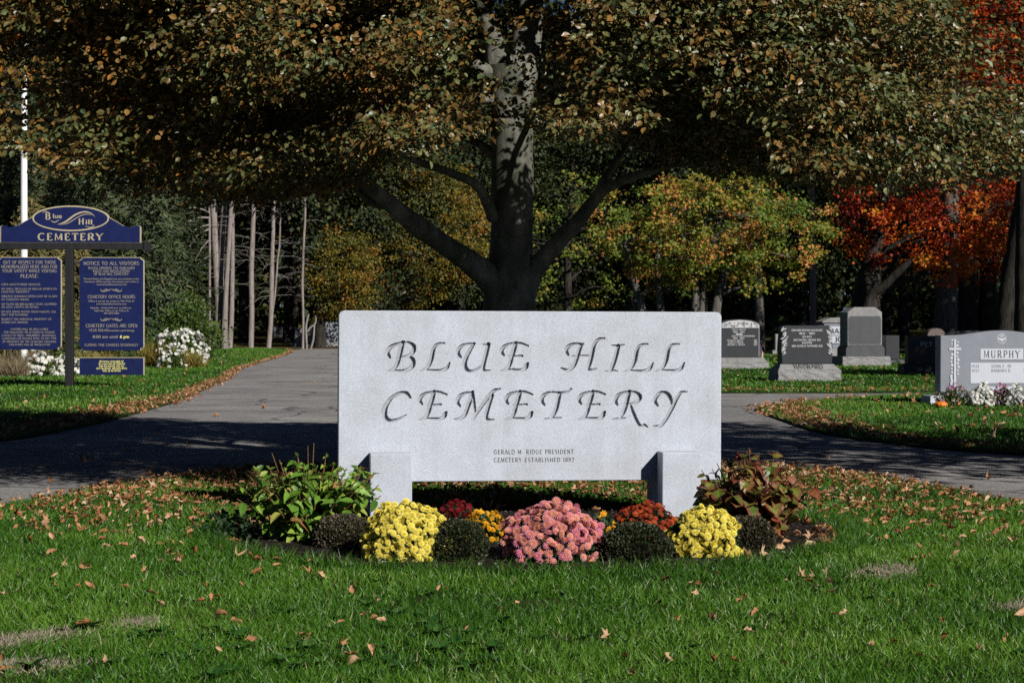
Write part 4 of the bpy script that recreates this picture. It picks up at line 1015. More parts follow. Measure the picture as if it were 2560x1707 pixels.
# small flag
t = thing('grave_flag', 'tiny striped flag on a stick stuck beside the FRENCH headstone', 'flag', W(1901, 50.4))
mb = MB(); tube(mb, [(0, 0, 0), (0, 0, .66)], [.006, .006], 6); mb.build('stick', M['twig'], t)
M['flag_red'], M['flag_white'], M['flag_blue'] = plain('flag red', (.45, .03, .04), .8), plain('flag white', (.75, .74, .72), .8), plain('flag blue', (.02, .03, .15), .8)
cl = MB(); wh = MB(); bl = MB()
for k in range(7):
    for j in range(6):
        t0, t1 = j / 6, (j + 1) / 6
        f = lambda s_, v: (.008 + .06 * s_ + .012 * math.sin(7 * s_), .03 * math.sin(5 * s_ + v * 3), .63 - .19 * v - .17 * s_)
        (cl if k % 2 == 0 else wh).add([f(t0, k / 7), f(t1, k / 7), f(t1, (k + 1) / 7), f(t0, (k + 1) / 7)], [[0, 1, 2, 3]])
c_ = cl.build('cloth', M['flag_red'], t); wh.build('white_stripes', M['flag_white'], c_)
bl.add([(.006, -.012, .635), (.040, -.010, .56), (.040, -.014, .46), (.006, -.012, .53)], [[0, 1, 2, 3]]); bl.build('blue_corner', M['flag_blue'], c_)
# ------------------------------------------------------------------ flower bed plants
def pompom(rings, cup=.25):
    V, F, U = [], [], []
    for m, r0, r1, z0, z1, wd in rings:
        for k in range(m):
            a = 2 * math.pi * (k + .5 * (r1 * 7 % 1)) / m; c, s = math.cos(a), math.sin(a); rm = (r0 + r1) * .55; b = len(V)
            for r_, z_, t_, u_ in ((r0, z0, 0, .15), (rm, (z0 + z1) / 2 + .03, -wd, .6), (r1, z1, 0, 1), (rm, (z0 + z1) / 2 + .03, wd, .6)):
                V.append((r_ * c - t_ * s, r_ * s + t_ * c, z_)); U.append(u_)
            F.append((b, b + 1, b + 2, b + 3))
    b = len(V); n = 8
    for k in range(n): V.append((.12 * math.cos(6.283 * k / n), .12 * math.sin(6.283 * k / n), .20)); U.append(0)
    V.append((0, 0, .26)); U.append(0)
    T = [(b + k, b + (k + 1) % n, b + n) for k in range(n)]
    return np.array(V), [np.array(F), np.array(T)], np.array(U)
MUM = pompom([(15, .08, .56, .05, .06, .085), (13, .08, .48, .12, .17, .08), (10, .06, .36, .18, .26, .07), (7, .04, .22, .22, .32, .06)])
MUM_SM = pompom([(12, .08, .56, .04, .08, .10), (9, .06, .40, .12, .20, .09), (6, .04, .22, .18, .28, .08)])
STAR = pompom([(9, .08, .56, .04, .10, .13), (8, .06, .36, .10, .18, .10)])
M['mum_leaf'] = leafmat('mum leaves', [(0, (.010, .028, .010)), (.6, (.022, .055, .018)), (1, (.05, .09, .03))], .15, .55, .35)
def petal(name, stops, edge, tr=.25):
    """petal colour runs from the heart (u=0) to the tips (u=1), varied per flower"""
    m, nt, out = newmat(name); L = nt.links.new
    u = N(nt, 'ShaderNodeAttribute', attribute_name='u'); r = N(nt, 'ShaderNodeAttribute', attribute_name='rnd')
    A = ramp(nt, u.outputs['Fac'], stops); B = ramp(nt, u.outputs['Fac'], edge)
    mx = N(nt, 'ShaderNodeMix', data_type='RGBA'); L(r.outputs['Fac'], mx.inputs['Factor']); L(A.outputs[0], mx.inputs['A']); L(B.outputs[0], mx.inputs['B'])
    p = N(nt, 'ShaderNodeBsdfPrincipled', Roughness=.65); p.inputs['Specular IOR Level'].default_value = .2; L(mx.outputs['Result'], p.inputs['Base Color'])
    t = N(nt, 'ShaderNodeBsdfTranslucent'); L(mx.outputs['Result'], t.inputs['Color'])
    ms = N(nt, 'ShaderNodeMixShader'); ms.inputs[0].default_value = tr; L(p.outputs[0], ms.inputs[1]); L(t.outputs[0], ms.inputs[2]); L(ms.outputs[0], out.inputs[0])
    return m
M['yellow'] = petal('yellow petals', [(0, (.55, .36, .01)), (.5, (.84, .70, .05)), (1, (.88, .80, .24))], [(0, (.66, .44, .01)), (.5, (.84, .70, .06)), (1, (.86, .80, .30))])
M['pink'] = petal('pink petals', [(0, (.74, .36, .05)), (.3, (.74, .25, .12)), (.6, (.62, .13, .25)), (1, (.72, .34, .50))], [(0, (.80, .42, .08)), (.4, (.78, .32, .16)), (.7, (.76, .30, .25)), (1, (.82, .54, .48))])
M['rust'] = petal('rust petals', [(0, (.35, .10, .01)), (.5, (.36, .035, .015)), (1, (.30, .02, .015))], [(0, (.45, .15, .02)), (1, (.42, .06, .025))])
M['maroon'] = petal('maroon petals', [(0, (.12, .005, .008)), (1, (.16, .006, .012))], [(0, (.18, .008, .012)), (1, (.24, .012, .02))])
M['amber'] = petal('amber petals', [(0, (.55, .22, .005)), (1, (.80, .40, .01))], [(0, (.6, .28, .01)), (1, (.84, .48, .03))])
M['marigold'] = petal('marigold petals', [(0, (.60, .30, .01)), (.5, (.75, .30, .01)), (1, (.65, .12, .01))], [(0, (.7, .4, .02)), (1, (.78, .40, .02))])
M['white'] = petal('white petals', [(0, (.70, .68, .45)), (.4, (.80, .80, .76)), (1, (.82, .82, .80))], [(0, (.74, .74, .6)), (1, (.84, .84, .84))])
M['mauve'] = petal('mauve petals', [(0, (.5, .3, .2)), (.4, (.50, .14, .36)), (1, (.55, .18, .42))], [(0, (.6, .3, .3)), (1, (.66, .34, .58))])
def dome_pts(n, q, rx, ry, h, zmin, sep, lump=.03):
    P, Nn = [], []
    tries = 0
    while len(P) < n and tries < n * 30:
        tries += 1
        v = rdir(1, q)[0]; v[2] = abs(v[2])
        if v[2] < zmin and q.uniform() > .25: continue
        if v[1] > .55: continue
        k = 1 + lump * math.sin(v[0] * 5 + v[2] * 4 + rx * 90) + .45 * lump * math.sin(v[0] * 9 - v[1] * 7 + h * 70) + q.normal(0, .035)
        p = v * [rx * (1 + .20 * v[2]), ry * (1 + .20 * v[2]), h * .95] * k
        if P and np.min(np.linalg.norm(np.array(P) - p, axis=1)) < sep: continue
        P.append(p); Nn.append(norm((v / [rx, ry, h])[None])[0])
    return np.array(P), np.array(Nn)
def mum(name, cat, label, px, d, wpx, top, nf, fs, mat, T=MUM, zmin=.12, leafn=900, group='potted mums in the bed under the sign', seed=0, gap=.0, hscale=1.0):
    q = np.random.RandomState(seed + px)
    x, y, _ = W(px, d); rx = wpx / 2 / FPX * d; h = (CAM_H - (top - HOR) / FPX * d) * hscale
    t = thing(name, label, cat, (x, y, .036), 0, group)
    h -= .03
    P, Nn = dome_pts(nf, q, rx - fs * .35, rx * .95, h - fs * .25, zmin, fs * .56)
    if gap:
        keep = wav(P[:, 0] / rx * 3, P[:, 2] / h * 3, 1.6, seed) > gap * (1.5 - P[:, 2] / h) ; P, Nn = P[keep], Nn[keep]
    n = len(P)
    nr = norm(Nn + q.normal(0, .28, (n, 3)) + [.10, -.22, .12])
    mb = MB(); Tv, Tf, Tu = T
    scatter(mb, Tv, Tf, P, frames(rdir(n, q), nr), fs * q.uniform(.8, 1.15, n), q.uniform(0, 1, n), Tu)
    mb.build('blossoms', mat, t)
    L_, Ln = dome_pts(leafn, q, rx * .87, rx * .82, h * .84, 0, .004)
    n = len(L_)
    mb = MB(); scatter(mb, MAPLE, MAPLE_F, L_ * q.uniform(.75, 1.0, (n, 1)), frames(norm(Ln + rdir(n, q) * .8 + [0, 0, -.5]), Ln + rdir(n, q) * .6), q.uniform(.022, .045, n), q.uniform(0, 1, n))
    for k in range(26):
        v = rdir(1, q)[0]; v[2] = abs(v[2]); tube(mb, [(v[0] * .02, v[1] * .02, -.03), v * [rx * .4, rx * .4, h * .5], v * [rx * .82, rx * .8, h * .85]], [.004, .003, .002], 4, .3)
    mb.build('foliage', M['mum_leaf'], t)
    return t
mum('mum_plant', 'mum', 'large lemon yellow mum in front of the left pillar, taller on its right side', 1018, 9.95, 218, 1256, 560, .038, M['yellow'], zmin=.0, seed=1, gap=.15)
mum('mum_plant', 'mum', 'dark red mum in the shade behind the yellow mum', 1142, 11.3, 104, 1250, 90, .035, M['maroon'], MUM_SM, seed=2)
mum('mum_plant', 'mum', 'amber orange mum between the yellow and the pink mum', 1215, 10.7, 128, 1277, 130, .034, M['amber'], MUM_SM, zmin=.0, seed=3)
mum('mum_plant', 'mum', 'large salmon pink mum in the middle of the flower bed', 1378, 9.92, 256, 1260, 380, .046, M['pink'], zmin=.34, seed=4, gap=.19)
mum('mum_plant', 'mum', 'rust red mum in front of the right pillar', 1612, 10.8, 160, 1256, 190, .034, M['rust'], MUM_SM, zmin=.0, seed=6)
mum('mum_plant', 'mum', 'bright yellow mum standing alone in front of the right pillar', 1762, 10.1, 190, 1270, 500, .038, M['yellow'], zmin=.0, seed=7, gap=.14)
mum('marigold_plant', 'marigold', 'small orange and yellow marigold between the pink and the rust mums', 1508, 10.6, 84, 1281, 24, .044, M['marigold'], STAR, leafn=500, group=None, seed=5)

M['box_leaf'] = leafmat('small dark shrub leaves', [(0, (.010, .016, .007)), (.5, (.022, .034, .012)), (.85, (.05, .058, .022)), (1, (.10, .085, .05))], .1, .5, .4)
M['heather_leaf'] = leafmat('brown green shrub leaves', [(0, (.018, .020, .010)), (.5, (.045, .045, .022)), (.8, (.085, .072, .042)), (1, (.16, .12, .08))], .1, .6, .35)
def clipped(label, px, d, wpx, top, mat, seed):
    q = np.random.RandomState(seed)
    x, y, _ = W(px, d); rx = wpx / 2 / FPX * d; h = CAM_H - (top - HOR) / FPX * d - .03
    t = thing('clipped_shrub', label, 'shrub', (x, y, .036), 0, 'low rounded shrubs along the flower bed')
    n = 7500
    v = rdir(n, q); v[:, 2] = np.abs(v[:, 2]) ** .9
    sq = 1 + .10 * (np.abs(v[:, 0] * v[:, 2]))  # shoulders a little square
    r_ = q.uniform(.62, 1.0, n) ** .5 * sq
    r_ *= 1 + .05 * np.sin(v[:, 0] * 9 + seed) * np.cos(v[:, 2] * 8)
    P = v * np.c_[np.full(n, rx), np.full(n, rx * .9), np.full(n, h * .98)] * r_[:, None]
    mb = MB()
    scatter(mb, DIAM * [1.25, 1, 1], DIAM_F, P, frames(norm(v + rdir(n, q) * .8 + [0, 0, .4]), rdir(n, q) + v * .4), q.uniform(.009, .017, n), q.uniform(0, 1, n))
    mb.build('foliage', mat, t)
    mb = MB()
    for k in range(40):
        v = rdir(1, q)[0]; v[2] = abs(v[2]); tube(mb, [(0, 0, -.04), v * [rx * .5, rx * .5, h * .5], v * [rx * .9, rx * .85, h * .92]], [.005, .0035, .0015], 4)
    mb.build('stems', M['bark_dark'], t)
clipped('brownish rounded shrub between the green bush and the large yellow mum', 862, 10.45, 158, 1288, M['heather_leaf'], 1)
clipped('dark rounded shrub between the yellow and the pink mum', 1142, 9.88, 158, 1300, M['box_leaf'], 2)
clipped('dark wide rounded shrub between the pink mum and the right yellow mum', 1588, 9.85, 184, 1310, M['box_leaf'], 3)
clipped('brownish rounded shrub below the red leaved hydrangea', 1868, 10.4, 140, 1293, M['heather_leaf'], 4)

# leafy bushes
M['bush_green'] = leafmat('green bush leaves', [(0, (.055, .14, .015)), (.35, (.11, .24, .025)), (.7, (.20, .36, .045)), (.90, (.32, .40, .07)), (.975, (.36, .28, .07)), (1, (.36, .14, .07))], .3, .42, .5)
M['bush_red'] = leafmat('reddening hydrangea leaves', [(0, (.06, .11, .015)), (.4, (.14, .21, .03)), (.7, (.22, .22, .05)), (1, (.24, .07, .035))], .25, .42, .45, edge=((.20, .04, .03), .39, .70))
def bush(name, cat, label, px, d, wpx, top, mat, nst, lsz, wide, seed, tall=(), dens=1.0):
    q = np.random.RandomState(seed)
    x, y, _ = W(px, d); rx = wpx / 2 / FPX * d; h = CAM_H - (top - HOR) / FPX * d
    t = thing(name, label, cat, (x, y, .036))
    st, lf = MB(), MB()
    for k in range(nst + len(tall)):
        a = q.uniform(0, 6.283); rr_ = math.sqrt(q.uniform(0, 1)) * rx * .92
        hh = h * (1 - .35 * (rr_ / rx) ** 2) * q.uniform(.6, 1.0)
        tip = np.array([rr_ * math.cos(a), rr_ * math.sin(a) * .8, hh])
        if k >= nst:
            tx, tz = tall[k - nst]; tip = np.array([(tx - px) / FPX * d, q.uniform(-.15, .1), CAM_H - (tz - HOR) / FPX * d - .036])
        base = np.array([tip[0] * .3, tip[1] * .3, -.04]); mid = np.array([tip[0] * .62, tip[1] * .62, tip[2] * .52])
        path = spline([base, mid, tip], 9); tube(st, path, np.linspace(.006, .0025, 9), 5, q.uniform(0, 1))
        nl = max(3, int(hh / .055 * dens)); bare = k >= nst
        for j in range(nl):
            s = .12 + .88 * (j + .5) / nl
            if bare and .45 < s < .93: continue
            i = min(7, int(s * 8)); f = s * 8 - i; p = path[i] * (1 - f) + path[i + 1] * f
            for o_ in (0, math.pi):
                b = j * math.pi / 2 + o_ + q.normal(0, .3) + a
                up = q.uniform(-.95, .45) + (.9 if s > .93 else 0)
                dr = np.array([math.cos(b), math.sin(b), up])[None]
                L0 = lsz * q.uniform(.6, 1.15) * (.55 if (s > .9) else 1)
                if bare: L0 *= .6
                nrm_ = np.array([.35 * math.cos(b) + .15, .35 * math.sin(b) - .25, 1.0]) + q.normal(0, .3, 3)
                scatter(lf, BIG * [wide, 1, q.uniform(.4, 1.7)], BIG_F, p[None], frames(dr, nrm_[None]), np.array([L0]), q.uniform(0, 1, 1), BIG_U)
    st.build('stems', M['stem'], t); lf.build('foliage', mat, t)
    return t
bush('leafy_bush', 'bush', 'bright green leafy bush with red stems left of the granite sign', 772, 10.75, 395, 1140, M['bush_green'], 98, .088, .78, 4,
     tall=[(683, 1130), (772, 1113), (783, 1108), (706, 1145), (818, 1130), (630, 1188), (850, 1165), (742, 1150)], dens=1.05)
hy = bush('hydrangea', 'bush', 'hydrangea bush with green leaves turning dark red right of the granite sign', 1895, 10.8, 320, 1125, M['bush_red'], 52, .10, 1.35, 9, tall=[(1845, 1150)], dens=.8)
mb = MB(); q = np.random.RandomState(2); 
for (px_, py_, r_) in ((1846, 1140, .022), (1888, 1160, .024), (1903, 1178, .026), (1822, 1160, .016)):
    c = np.array([(px_ - 1895) / FPX * 10.8, -.05, CAM_H - (py_ - HOR) / FPX * 10.8 - .036]); n = 46; v = rdir(n, q)
    scatter(mb, STAR[0], STAR[1], c + v * r_ * .85, frames(rdir(n, q), v), q.uniform(.010, .017, n), q.uniform(0, 1, n), STAR[2])
    tube(mb, [(c[0] * .8, c[1], c[2] - .22), c], [.003, .003], 5)
M['dry_head'] = petal('faded flower heads', [(0, (.06, .025, .015)), (1, (.16, .04, .04))], [(0, (.12, .05, .03)), (1, (.26, .07, .07))], .1)
mb.build('flower_heads', M['dry_head'], hy)
bush('leafy_bush', 'bush', 'small bright green sprig of leaves against the right pillar edge', 1778, 11.0, 56, 1180, M['bush_green'], 5, .10, 1.0, 14)
mb = MB(); q = np.random.RandomState(6); o_ = thing('shaded_weeds', 'dark low weeds in the shade at the left end of the flower bed', 'weeds', W(585, 10.8))
n = 260; scatter(mb, BIG, BIG_F, np.c_[q.normal(0, .10, n), q.normal(0, .12, n), q.uniform(.03, .17, n)], frames(rdir(n, q) + [0, 0, .3], rdir(n, q) + [0, 0, .7]), q.uniform(.02, .05, n), q.uniform(0, .5, n), BIG_U); mb.build('foliage', M['mum_leaf'], o_)

# ------------------------------------------------------------------ planting beside the notice board
M['shrub_leaf'] = leafmat('yellow green shrub leaves', [(0, (.02, .05, .010)), (.5, (.055, .105, .018)), (.85, (.12, .16, .03)), (1, (.22, .20, .04))], .28, .5, .35)
M['gold_blade'] = leafmat('golden perennial leaves', [(0, (.10, .11, .02)), (.5, (.24, .21, .045)), (.85, (.42, .32, .08)), (1, (.34, .12, .04))], .3, .55, .3)
M['tan_blade'] = leafmat('tan grass blades', [(0, (.13, .10, .055)), (.5, (.25, .20, .12)), (1, (.38, .30, .2))], .25, .6, .25)
def flowery(label, px, d, wpx, top, base_py, nf, fs, mat, lab='white_flower_bush', cat='flower bush', leafm='shrub_leaf', group='white flowering bushes near the notice board', seed=0, nl=900, lsz=.07, zmin=.0, T=STAR, cl=1):
    q = np.random.RandomState(seed)
    x, y, _ = W(px, d); rx = wpx / 2 / FPX * d; h = CAM_H - (top - HOR) / FPX * d
    t = thing(lab, label, cat, (x, y, 0), 0, group)
    P, Nn = dome_pts(nf, q, rx * .95, rx * .8, h * .95, zmin, fs * .75, .12)
    n = len(P); mb = MB()
    for j in range(cl):
        PP = P + (rdir(n, q) * fs * .5 if cl > 1 else 0)
        scatter(mb, T[0], T[1], PP, frames(rdir(n, q), norm(Nn + rdir(n, q) * .4 + [.1, -.3, .2])), fs * q.uniform(.75, 1.2, n), q.uniform(0, 1, n), T[2])
    mb.build('blossoms', mat, t)
    L_, Ln = dome_pts(nl, q, rx * .92, rx * .8, h * .9, 0, .005, .12)
    n = len(L_); mb = MB()
    scatter(mb, LEAF, LEAF_F, L_ * q.uniform(.5, 1, (n, 1)), frames(norm(Ln + rdir(n, q)), Ln + rdir(n, q) * .7), lsz * q.uniform(.6, 1.3, n), q.uniform(0, 1, n), LEAF_U)
    for k in range(14):
        v = rdir(1, q)[0]; v[2] = abs(v[2]); tube(mb, [(v[0] * .05, v[1] * .05, -.05), v * [rx * .5, rx * .5, h * .6], v * [rx * .9, rx * .8, h * .9]], [.012, .009, .005], 5, .2)
    mb.build('foliage', M[leafm], t)
flowery('broad dome of white flowers on the lawn right of the notice board', 448, 52, 125, 814, 890, 120, .10, M['white'], seed=1, cl=3, zmin=.05)
flowery('low clump of white flowers in front of the broad white dome', 428, 50.5, 64, 860, 895, 26, .085, M['white'], seed=2, cl=3)
flowery('tall tumbling white flower clump behind the left foot of the notice board', 108, 43.5, 95, 878, 955, 48, .10, M['white'], seed=3, cl=3)
flowery('white flower clump directly behind the notice board post', 172, 43.8, 80, 885, 955, 42, .095, M['white'], seed=4, cl=3)
flowery('low ribbon of white flowers under the small lower panel of the board', 238, 44, 60, 930, 950, 30, .075, M['white'], seed=5, cl=3, nl=300)
flowery('few white blooms among yellow leaves between post and right panel', 212, 47, 44, 872, 930, 9, .09, M['white'], seed=6, cl=3, nl=500)
def blade_clump(name, cat, label, px, d, wpx, top, mat, n, wid, seed, group=None, lean=.5):
    q = np.random.RandomState(seed)
    x, y, _ = W(px, d); rx = wpx / 2 / FPX * d; h = CAM_H - (top - HOR) / FPX * d
    mb = MB(); a = q.uniform(0, 6.283, n); r_ = np.sqrt(q.uniform(0, 1, n)) * rx * .8
    blades(mb, r_ * np.cos(a), r_ * np.sin(a) * .6, np.full(n, -.02), h * q.uniform(.45, 1.05, n), wid * q.uniform(.6, 1.3, n), q.uniform(0, 1, n), lean, q)
    o = mb.build(name, M[mat]); o.location = (x, y, 0); return tag(o, label, cat, group)
blade_clump('golden_perennial', 'perennial', 'golden yellow leaf clump between the two left white flower clumps', 140, 44.4, 74, 885, 'gold_blade', 700, .03, 1)
blade_clump('golden_perennial', 'perennial', 'yellow leaf clump behind the small lower panel of the board', 245, 46.5, 120, 873, 'gold_blade', 900, .03, 2)
blade_clump('golden_perennial', 'perennial', 'golden grassy clump at the foot of the broad white flower dome', 470, 51.0, 90, 868, 'gold_blade', 900, .022, 3)
blade_clump('golden_perennial', 'perennial', 'yellow green leaf clump left of the broad white flower dome', 388, 52, 70, 845, 'gold_blade', 900, .03, 8)
blade_clump('ornamental_grass', 'grass clump', 'dull tan grass clump at the far left under the notice board', 18, 43, 110, 885, 'tan_blade', 1300, .018, 4)
blade_clump('ornamental_grass', 'grass clump', 'tan grass clump showing under the left notice panel', 70, 46, 90, 860, 'tan_blade', 1200, .018, 5)
def low_shrub(label, px, d, wpx, top, mat, n, lsz, seed, name='green_shrub', cat='shrub', squash=1.0, low=0.0):
    q = np.random.RandomState(seed)
    x, y, _ = W(px, d); rx = wpx / 2 / FPX * d; h = CAM_H - (top - HOR) / FPX * d
    t = thing(name, label, cat, (x, y, 0))
    nc = max(12, n // 60); cv = rdir(nc, q); cv[:, 2] = np.abs(cv[:, 2]); cc = cv * [rx * .85, rx * .8, h * .85] * q.uniform(.6, 1, (nc, 1)) + [0, 0, low]
    k = q.randint(0, nc, n); P = cc[k] + q.normal(0, .15 * rx, (n, 3)) * [1, 1, .7]; P[:, 2] = np.abs(P[:, 2])
    mb = MB(); scatter(mb, LEAF, LEAF_F, P, frames(rdir(n, q) + [0, -.2, -.4], rdir(n, q) * .8 + [.2, -.4, .6]), lsz * q.uniform(.6, 1.3, n), np.clip(.5 * q.uniform(0, 1, n) + .5 * q.uniform(0, 1, nc)[k], 0, 1), LEAF_U)
    mb.build('foliage', M[mat], t)
    mb = MB()
    for j in range(16): tube(mb, spline([(0, 0, -.1), cc[j % nc] * [.5, .5, .5], cc[j % nc]], 6), np.linspace(.02, .006, 6), 5)
    mb.build('stems', M['bark_grey'], t)
    return t
low_shrub('rounded yellow green shrub with drooping leaves behind the white flower dome', 475, 62, 210, 690, 'shrub_leaf', 4200, .10, 3)
low_shrub('dark green juniper like shrub behind the right notice panel', 345, 58, 110, 790, 'shrub_leaf', 1800, .07, 4)
low_shrub('green shrub glimpsed between the notice board post and panel', 168, 60, 90, 720, 'shrub_leaf', 1500, .08, 5)

# MURPHY flowers
flowery('green plant with fading mauve flowers beside the pumpkin', 2382, 27.7, 90, 960, 1015, 60, .035, M['mauve'], 'potted_mum', 'mum', 'shrub_leaf', 'potted mums along the foot of the MURPHY headstone', 11, 1500, .035, .75, MUM_SM)
flowery('white mum beside the fading mauve plant at the MURPHY stone', 2450, 27.6, 62, 958, 1015, 190, .062, M['white'], 'potted_mum', 'mum', 'shrub_leaf', 'potted mums along the foot of the MURPHY headstone', 12, 500, .035, .2, MUM_SM)
flowery('mauve topped mum between two white mums', 2502, 27.8, 66, 960, 1015, 90, .038, M['mauve'], 'potted_mum', 'mum', 'shrub_leaf', 'potted mums along the foot of the MURPHY headstone', 13, 900, .035, .7, MUM_SM)
flowery('white mum at the photo edge in front of the MURPHY stone', 2550, 27.6, 72, 962, 1018, 200, .062, M['white'], 'potted_mum', 'mum', 'shrub_leaf', 'potted mums along the foot of the MURPHY headstone', 14, 500, .035, .2, MUM_SM)
# ------------------------------------------------------------------ trees
def px_path(pts, x0, y0):
    """rows (px, py, d, radius px) -> world points relative to the trunk foot, radii"""
    P, r_ = [], []
    for px, py, d, r in pts:
        x, y, z = W(px, d, py); P.append((x - x0, y - y0, z)); r_.append(r / FPX * d)
    return np.array(P), np.array(r_)
def limb(mb, pts, x0, y0, n, seg, rough=.04, q=rs):
    P, r_ = px_path(pts, x0, y0)
    c = spline(np.c_[P, r_], n); tube(mb, c[:, :3], c[:, 3], seg, lump=rough, q=q); return c

# the copper beech behind the sign
D0 = 16.0
bx0, by0, _ = W(1277, D0)
q = np.random.RandomState(42)
beech = thing('beech_tree', 'wide spreading copper beech with a smooth grey trunk standing behind the granite sign', 'tree', (bx0, by0, 0))
mb = MB()
limb(mb, [(1272, 1235, D0, 118), (1274, 1150, D0, 92), (1276, 950, D0, 72), (1274, 790, D0, 66), (1274, 720, D0, 64), (1277, 640, D0, 55), (1280, 560, D0, 52), (1281, 460, D0, 53), (1281, 380, D0, 52), (1279, 300, D0, 55), (1276, 230, D0, 58), (1274, 165, D0, 56)], bx0, by0, 60, 28, .012, q)
limb(mb, [(1262, 215, D0, 40), (1240, 130, D0, 32), (1217, 60, D0 - .05, 24), (1205, 0, D0 - .05, 21), (1190, -120, D0 - .1, 17), (1180, -300, D0, 12)], bx0, by0, 26, 18, .03, q)
limb(mb, [(1296, 215, D0 + .05, 44), (1312, 130, D0 + .1, 40), (1322, 40, D0 + .15, 36), (1328, -60, D0 + .2, 30), (1335, -300, D0 + .3, 20), (1330, -700, D0 + .3, 8)], bx0, by0, 26, 18, .03, q)
mb.build('trunk', M['beech_bark'], beech, True)
LIMBS = [
 [(1262, 735, D0, 46), (1220, 690, D0 - .1, 36), (1140, 632, D0 - .4, 27), (1045, 566, D0 - .8, 25), (960, 497, D0 - 1.2, 20), (880, 432, D0 - 1.6, 15), (800, 372, D0 - 2.0, 10), (700, 330, D0 - 2.4, 6)],
 [(1030, 556, D0 - .8, 20), (985, 515, D0 - .9, 16), (930, 505, D0 - 1.0, 12), (880, 462, D0 - 1.1, 10), (800, 430, D0 - 1.2, 6)],
 [(1235, 548, D0 - .1, 16), (1212, 495, D0 - .2, 13), (1188, 460, D0 - .3, 12), (1115, 428, D0 - .6, 10), (1055, 408, D0 - .8, 9), (960, 372, D0 - 1.1, 6)],
 [(1300, 735, D0, 42), (1340, 672, D0 - .05, 26), (1400, 600, D0 - .15, 21), (1452, 545, D0 - .3, 18), (1502, 482, D0 - .4, 15), (1560, 450, D0 - .6, 12), (1640, 425, D0 - .8, 9), (1760, 395, D0 - 1.0, 5)],
 [(1488, 500, D0 - .4, 13), (1512, 450, D0 - .4, 12), (1540, 405, D0 - .3, 9), (1580, 340, D0, 6)],
 [(1300, 285, D0, 22), (1345, 262, D0 - .1, 15), (1400, 222, D0 - .4, 11), (1480, 190, D0 - .9, 8), (1600, 165, D0 - 1.4, 5)],
 [(1252, 262, D0, 18), (1212, 248, D0 - .2, 11), (1150, 262, D0 - .7, 9), (1080, 250, D0 - 1.2, 6)],
 [(1240, 390, D0, 14), (1180, 352, D0 + .2, 10), (1100, 345, D0 + .4, 8), (1000, 330, D0 + .5, 6), (800, 300, D0 + .6, 5)],
 [(1310, 330, D0, 16), (1400, 260, D0 + .4, 12), (1560, 190, D0 + .8, 9), (1800, 130, D0 + 1, 7), (2100, 80, D0 + 1, 5)],
 [(1250, 200, D0, 20), (1100, 120, D0 - .4, 14), (880, 60, D0 - .9, 10), (600, 20, D0 - 1.3, 7), (300, 0, D0 - 1.4, 5)],
]
ends = []
for Ls in LIMBS:
    mb = MB(); c = limb(mb, Ls, bx0, by0, 30, 14, .05, q); mb.build('limb', M['beech_bark'], beech, True); ends.append(c)
# crown: flat sprays of leaves inside a wide skirt with a taller middle
def crown_ok(x, y, z):
    rx = np.where(x < 0, 7.2, 6.9); ry = np.where(y < 0, 4.85 - .10 * np.maximum(0, x) ** 1.15, 2.6)
    r = np.sqrt((x / rx) ** 2 + (y / ry) ** 2)
    ztop = 3.2 + 2.3 * np.sqrt(np.clip(1 - r * r, 0, 1)) + 4.2 * np.clip(1 - np.hypot(x - .3, y - .3) / 1.9, 0, 1)
    k = .084 + .010 * np.sin(x * 1.3 + 1.0) + .005 * np.sin(x * 4.1 + y) + .011 * (wav(x, y, 3.4, 12) - .5) - .015 * np.exp(-((x + 1.9) / .8) ** 2) + .010 * np.exp(-(x / 1.1) ** 2)
    zlow = 1.25 + (y + D0) * k + .10 * np.maximum(0, y)
    return (r < 1) & (z < ztop) & (z > zlow) 
q = np.random.RandomState(77)
n = 400000
X = np.c_[q.uniform(-7.3, 7.0, n), q.uniform(-4.8, 2.7, n), q.uniform(2.2, 9.5, n)]
X = X[crown_ok(*X.T)]
lowz = X[:, 2] < 4.35
# leave windows: clumped density so that dark gaps open between the sprays
den = wav(X[:, 0] * .7 + X[:, 1] * .4, X[:, 2] * 4.6 + .5 * np.abs(X[:, 0]), 1.7, 4) * .62 + wav(X[:, 0], X[:, 1] * 1.2, 2.2, 9) * .38
front = np.clip(1 - (X[:, 1] + 4.5) / 7, .35, 1)
keep = q.uniform(0, 1, len(X)) < np.where(lowz, np.clip((den - .31) * 3.4, 0, 1) * front * 1.05, .10)
# a thinner window around the trunk and along the two big limbs
xv = X[:, 0] - (bx0 * X[:, 1] / D0)
ratio = (X[:, 2] - CAM_H) / (X[:, 1] + D0)
win = np.exp(-((xv + .02) / .52) ** 4) * (X[:, 1] < .4) * np.where(ratio < .107, .66, np.where(ratio < .125, .95, .985))
keep &= ~((q.uniform(0, 1, len(X)) < win) & lowz)
# sparse lane through which the afternoon sun reaches the trunk
rel = X - np.array([0, 0, 3.1]); sv = np.array(SUNV); s_ = rel @ sv
dist = np.linalg.norm((rel - s_[:, None] * sv) * [1, 1, .55], axis=1)
keep &= ~((q.uniform(0, 1, len(X)) < .95 * (dist < .6)) & (s_ > 0))
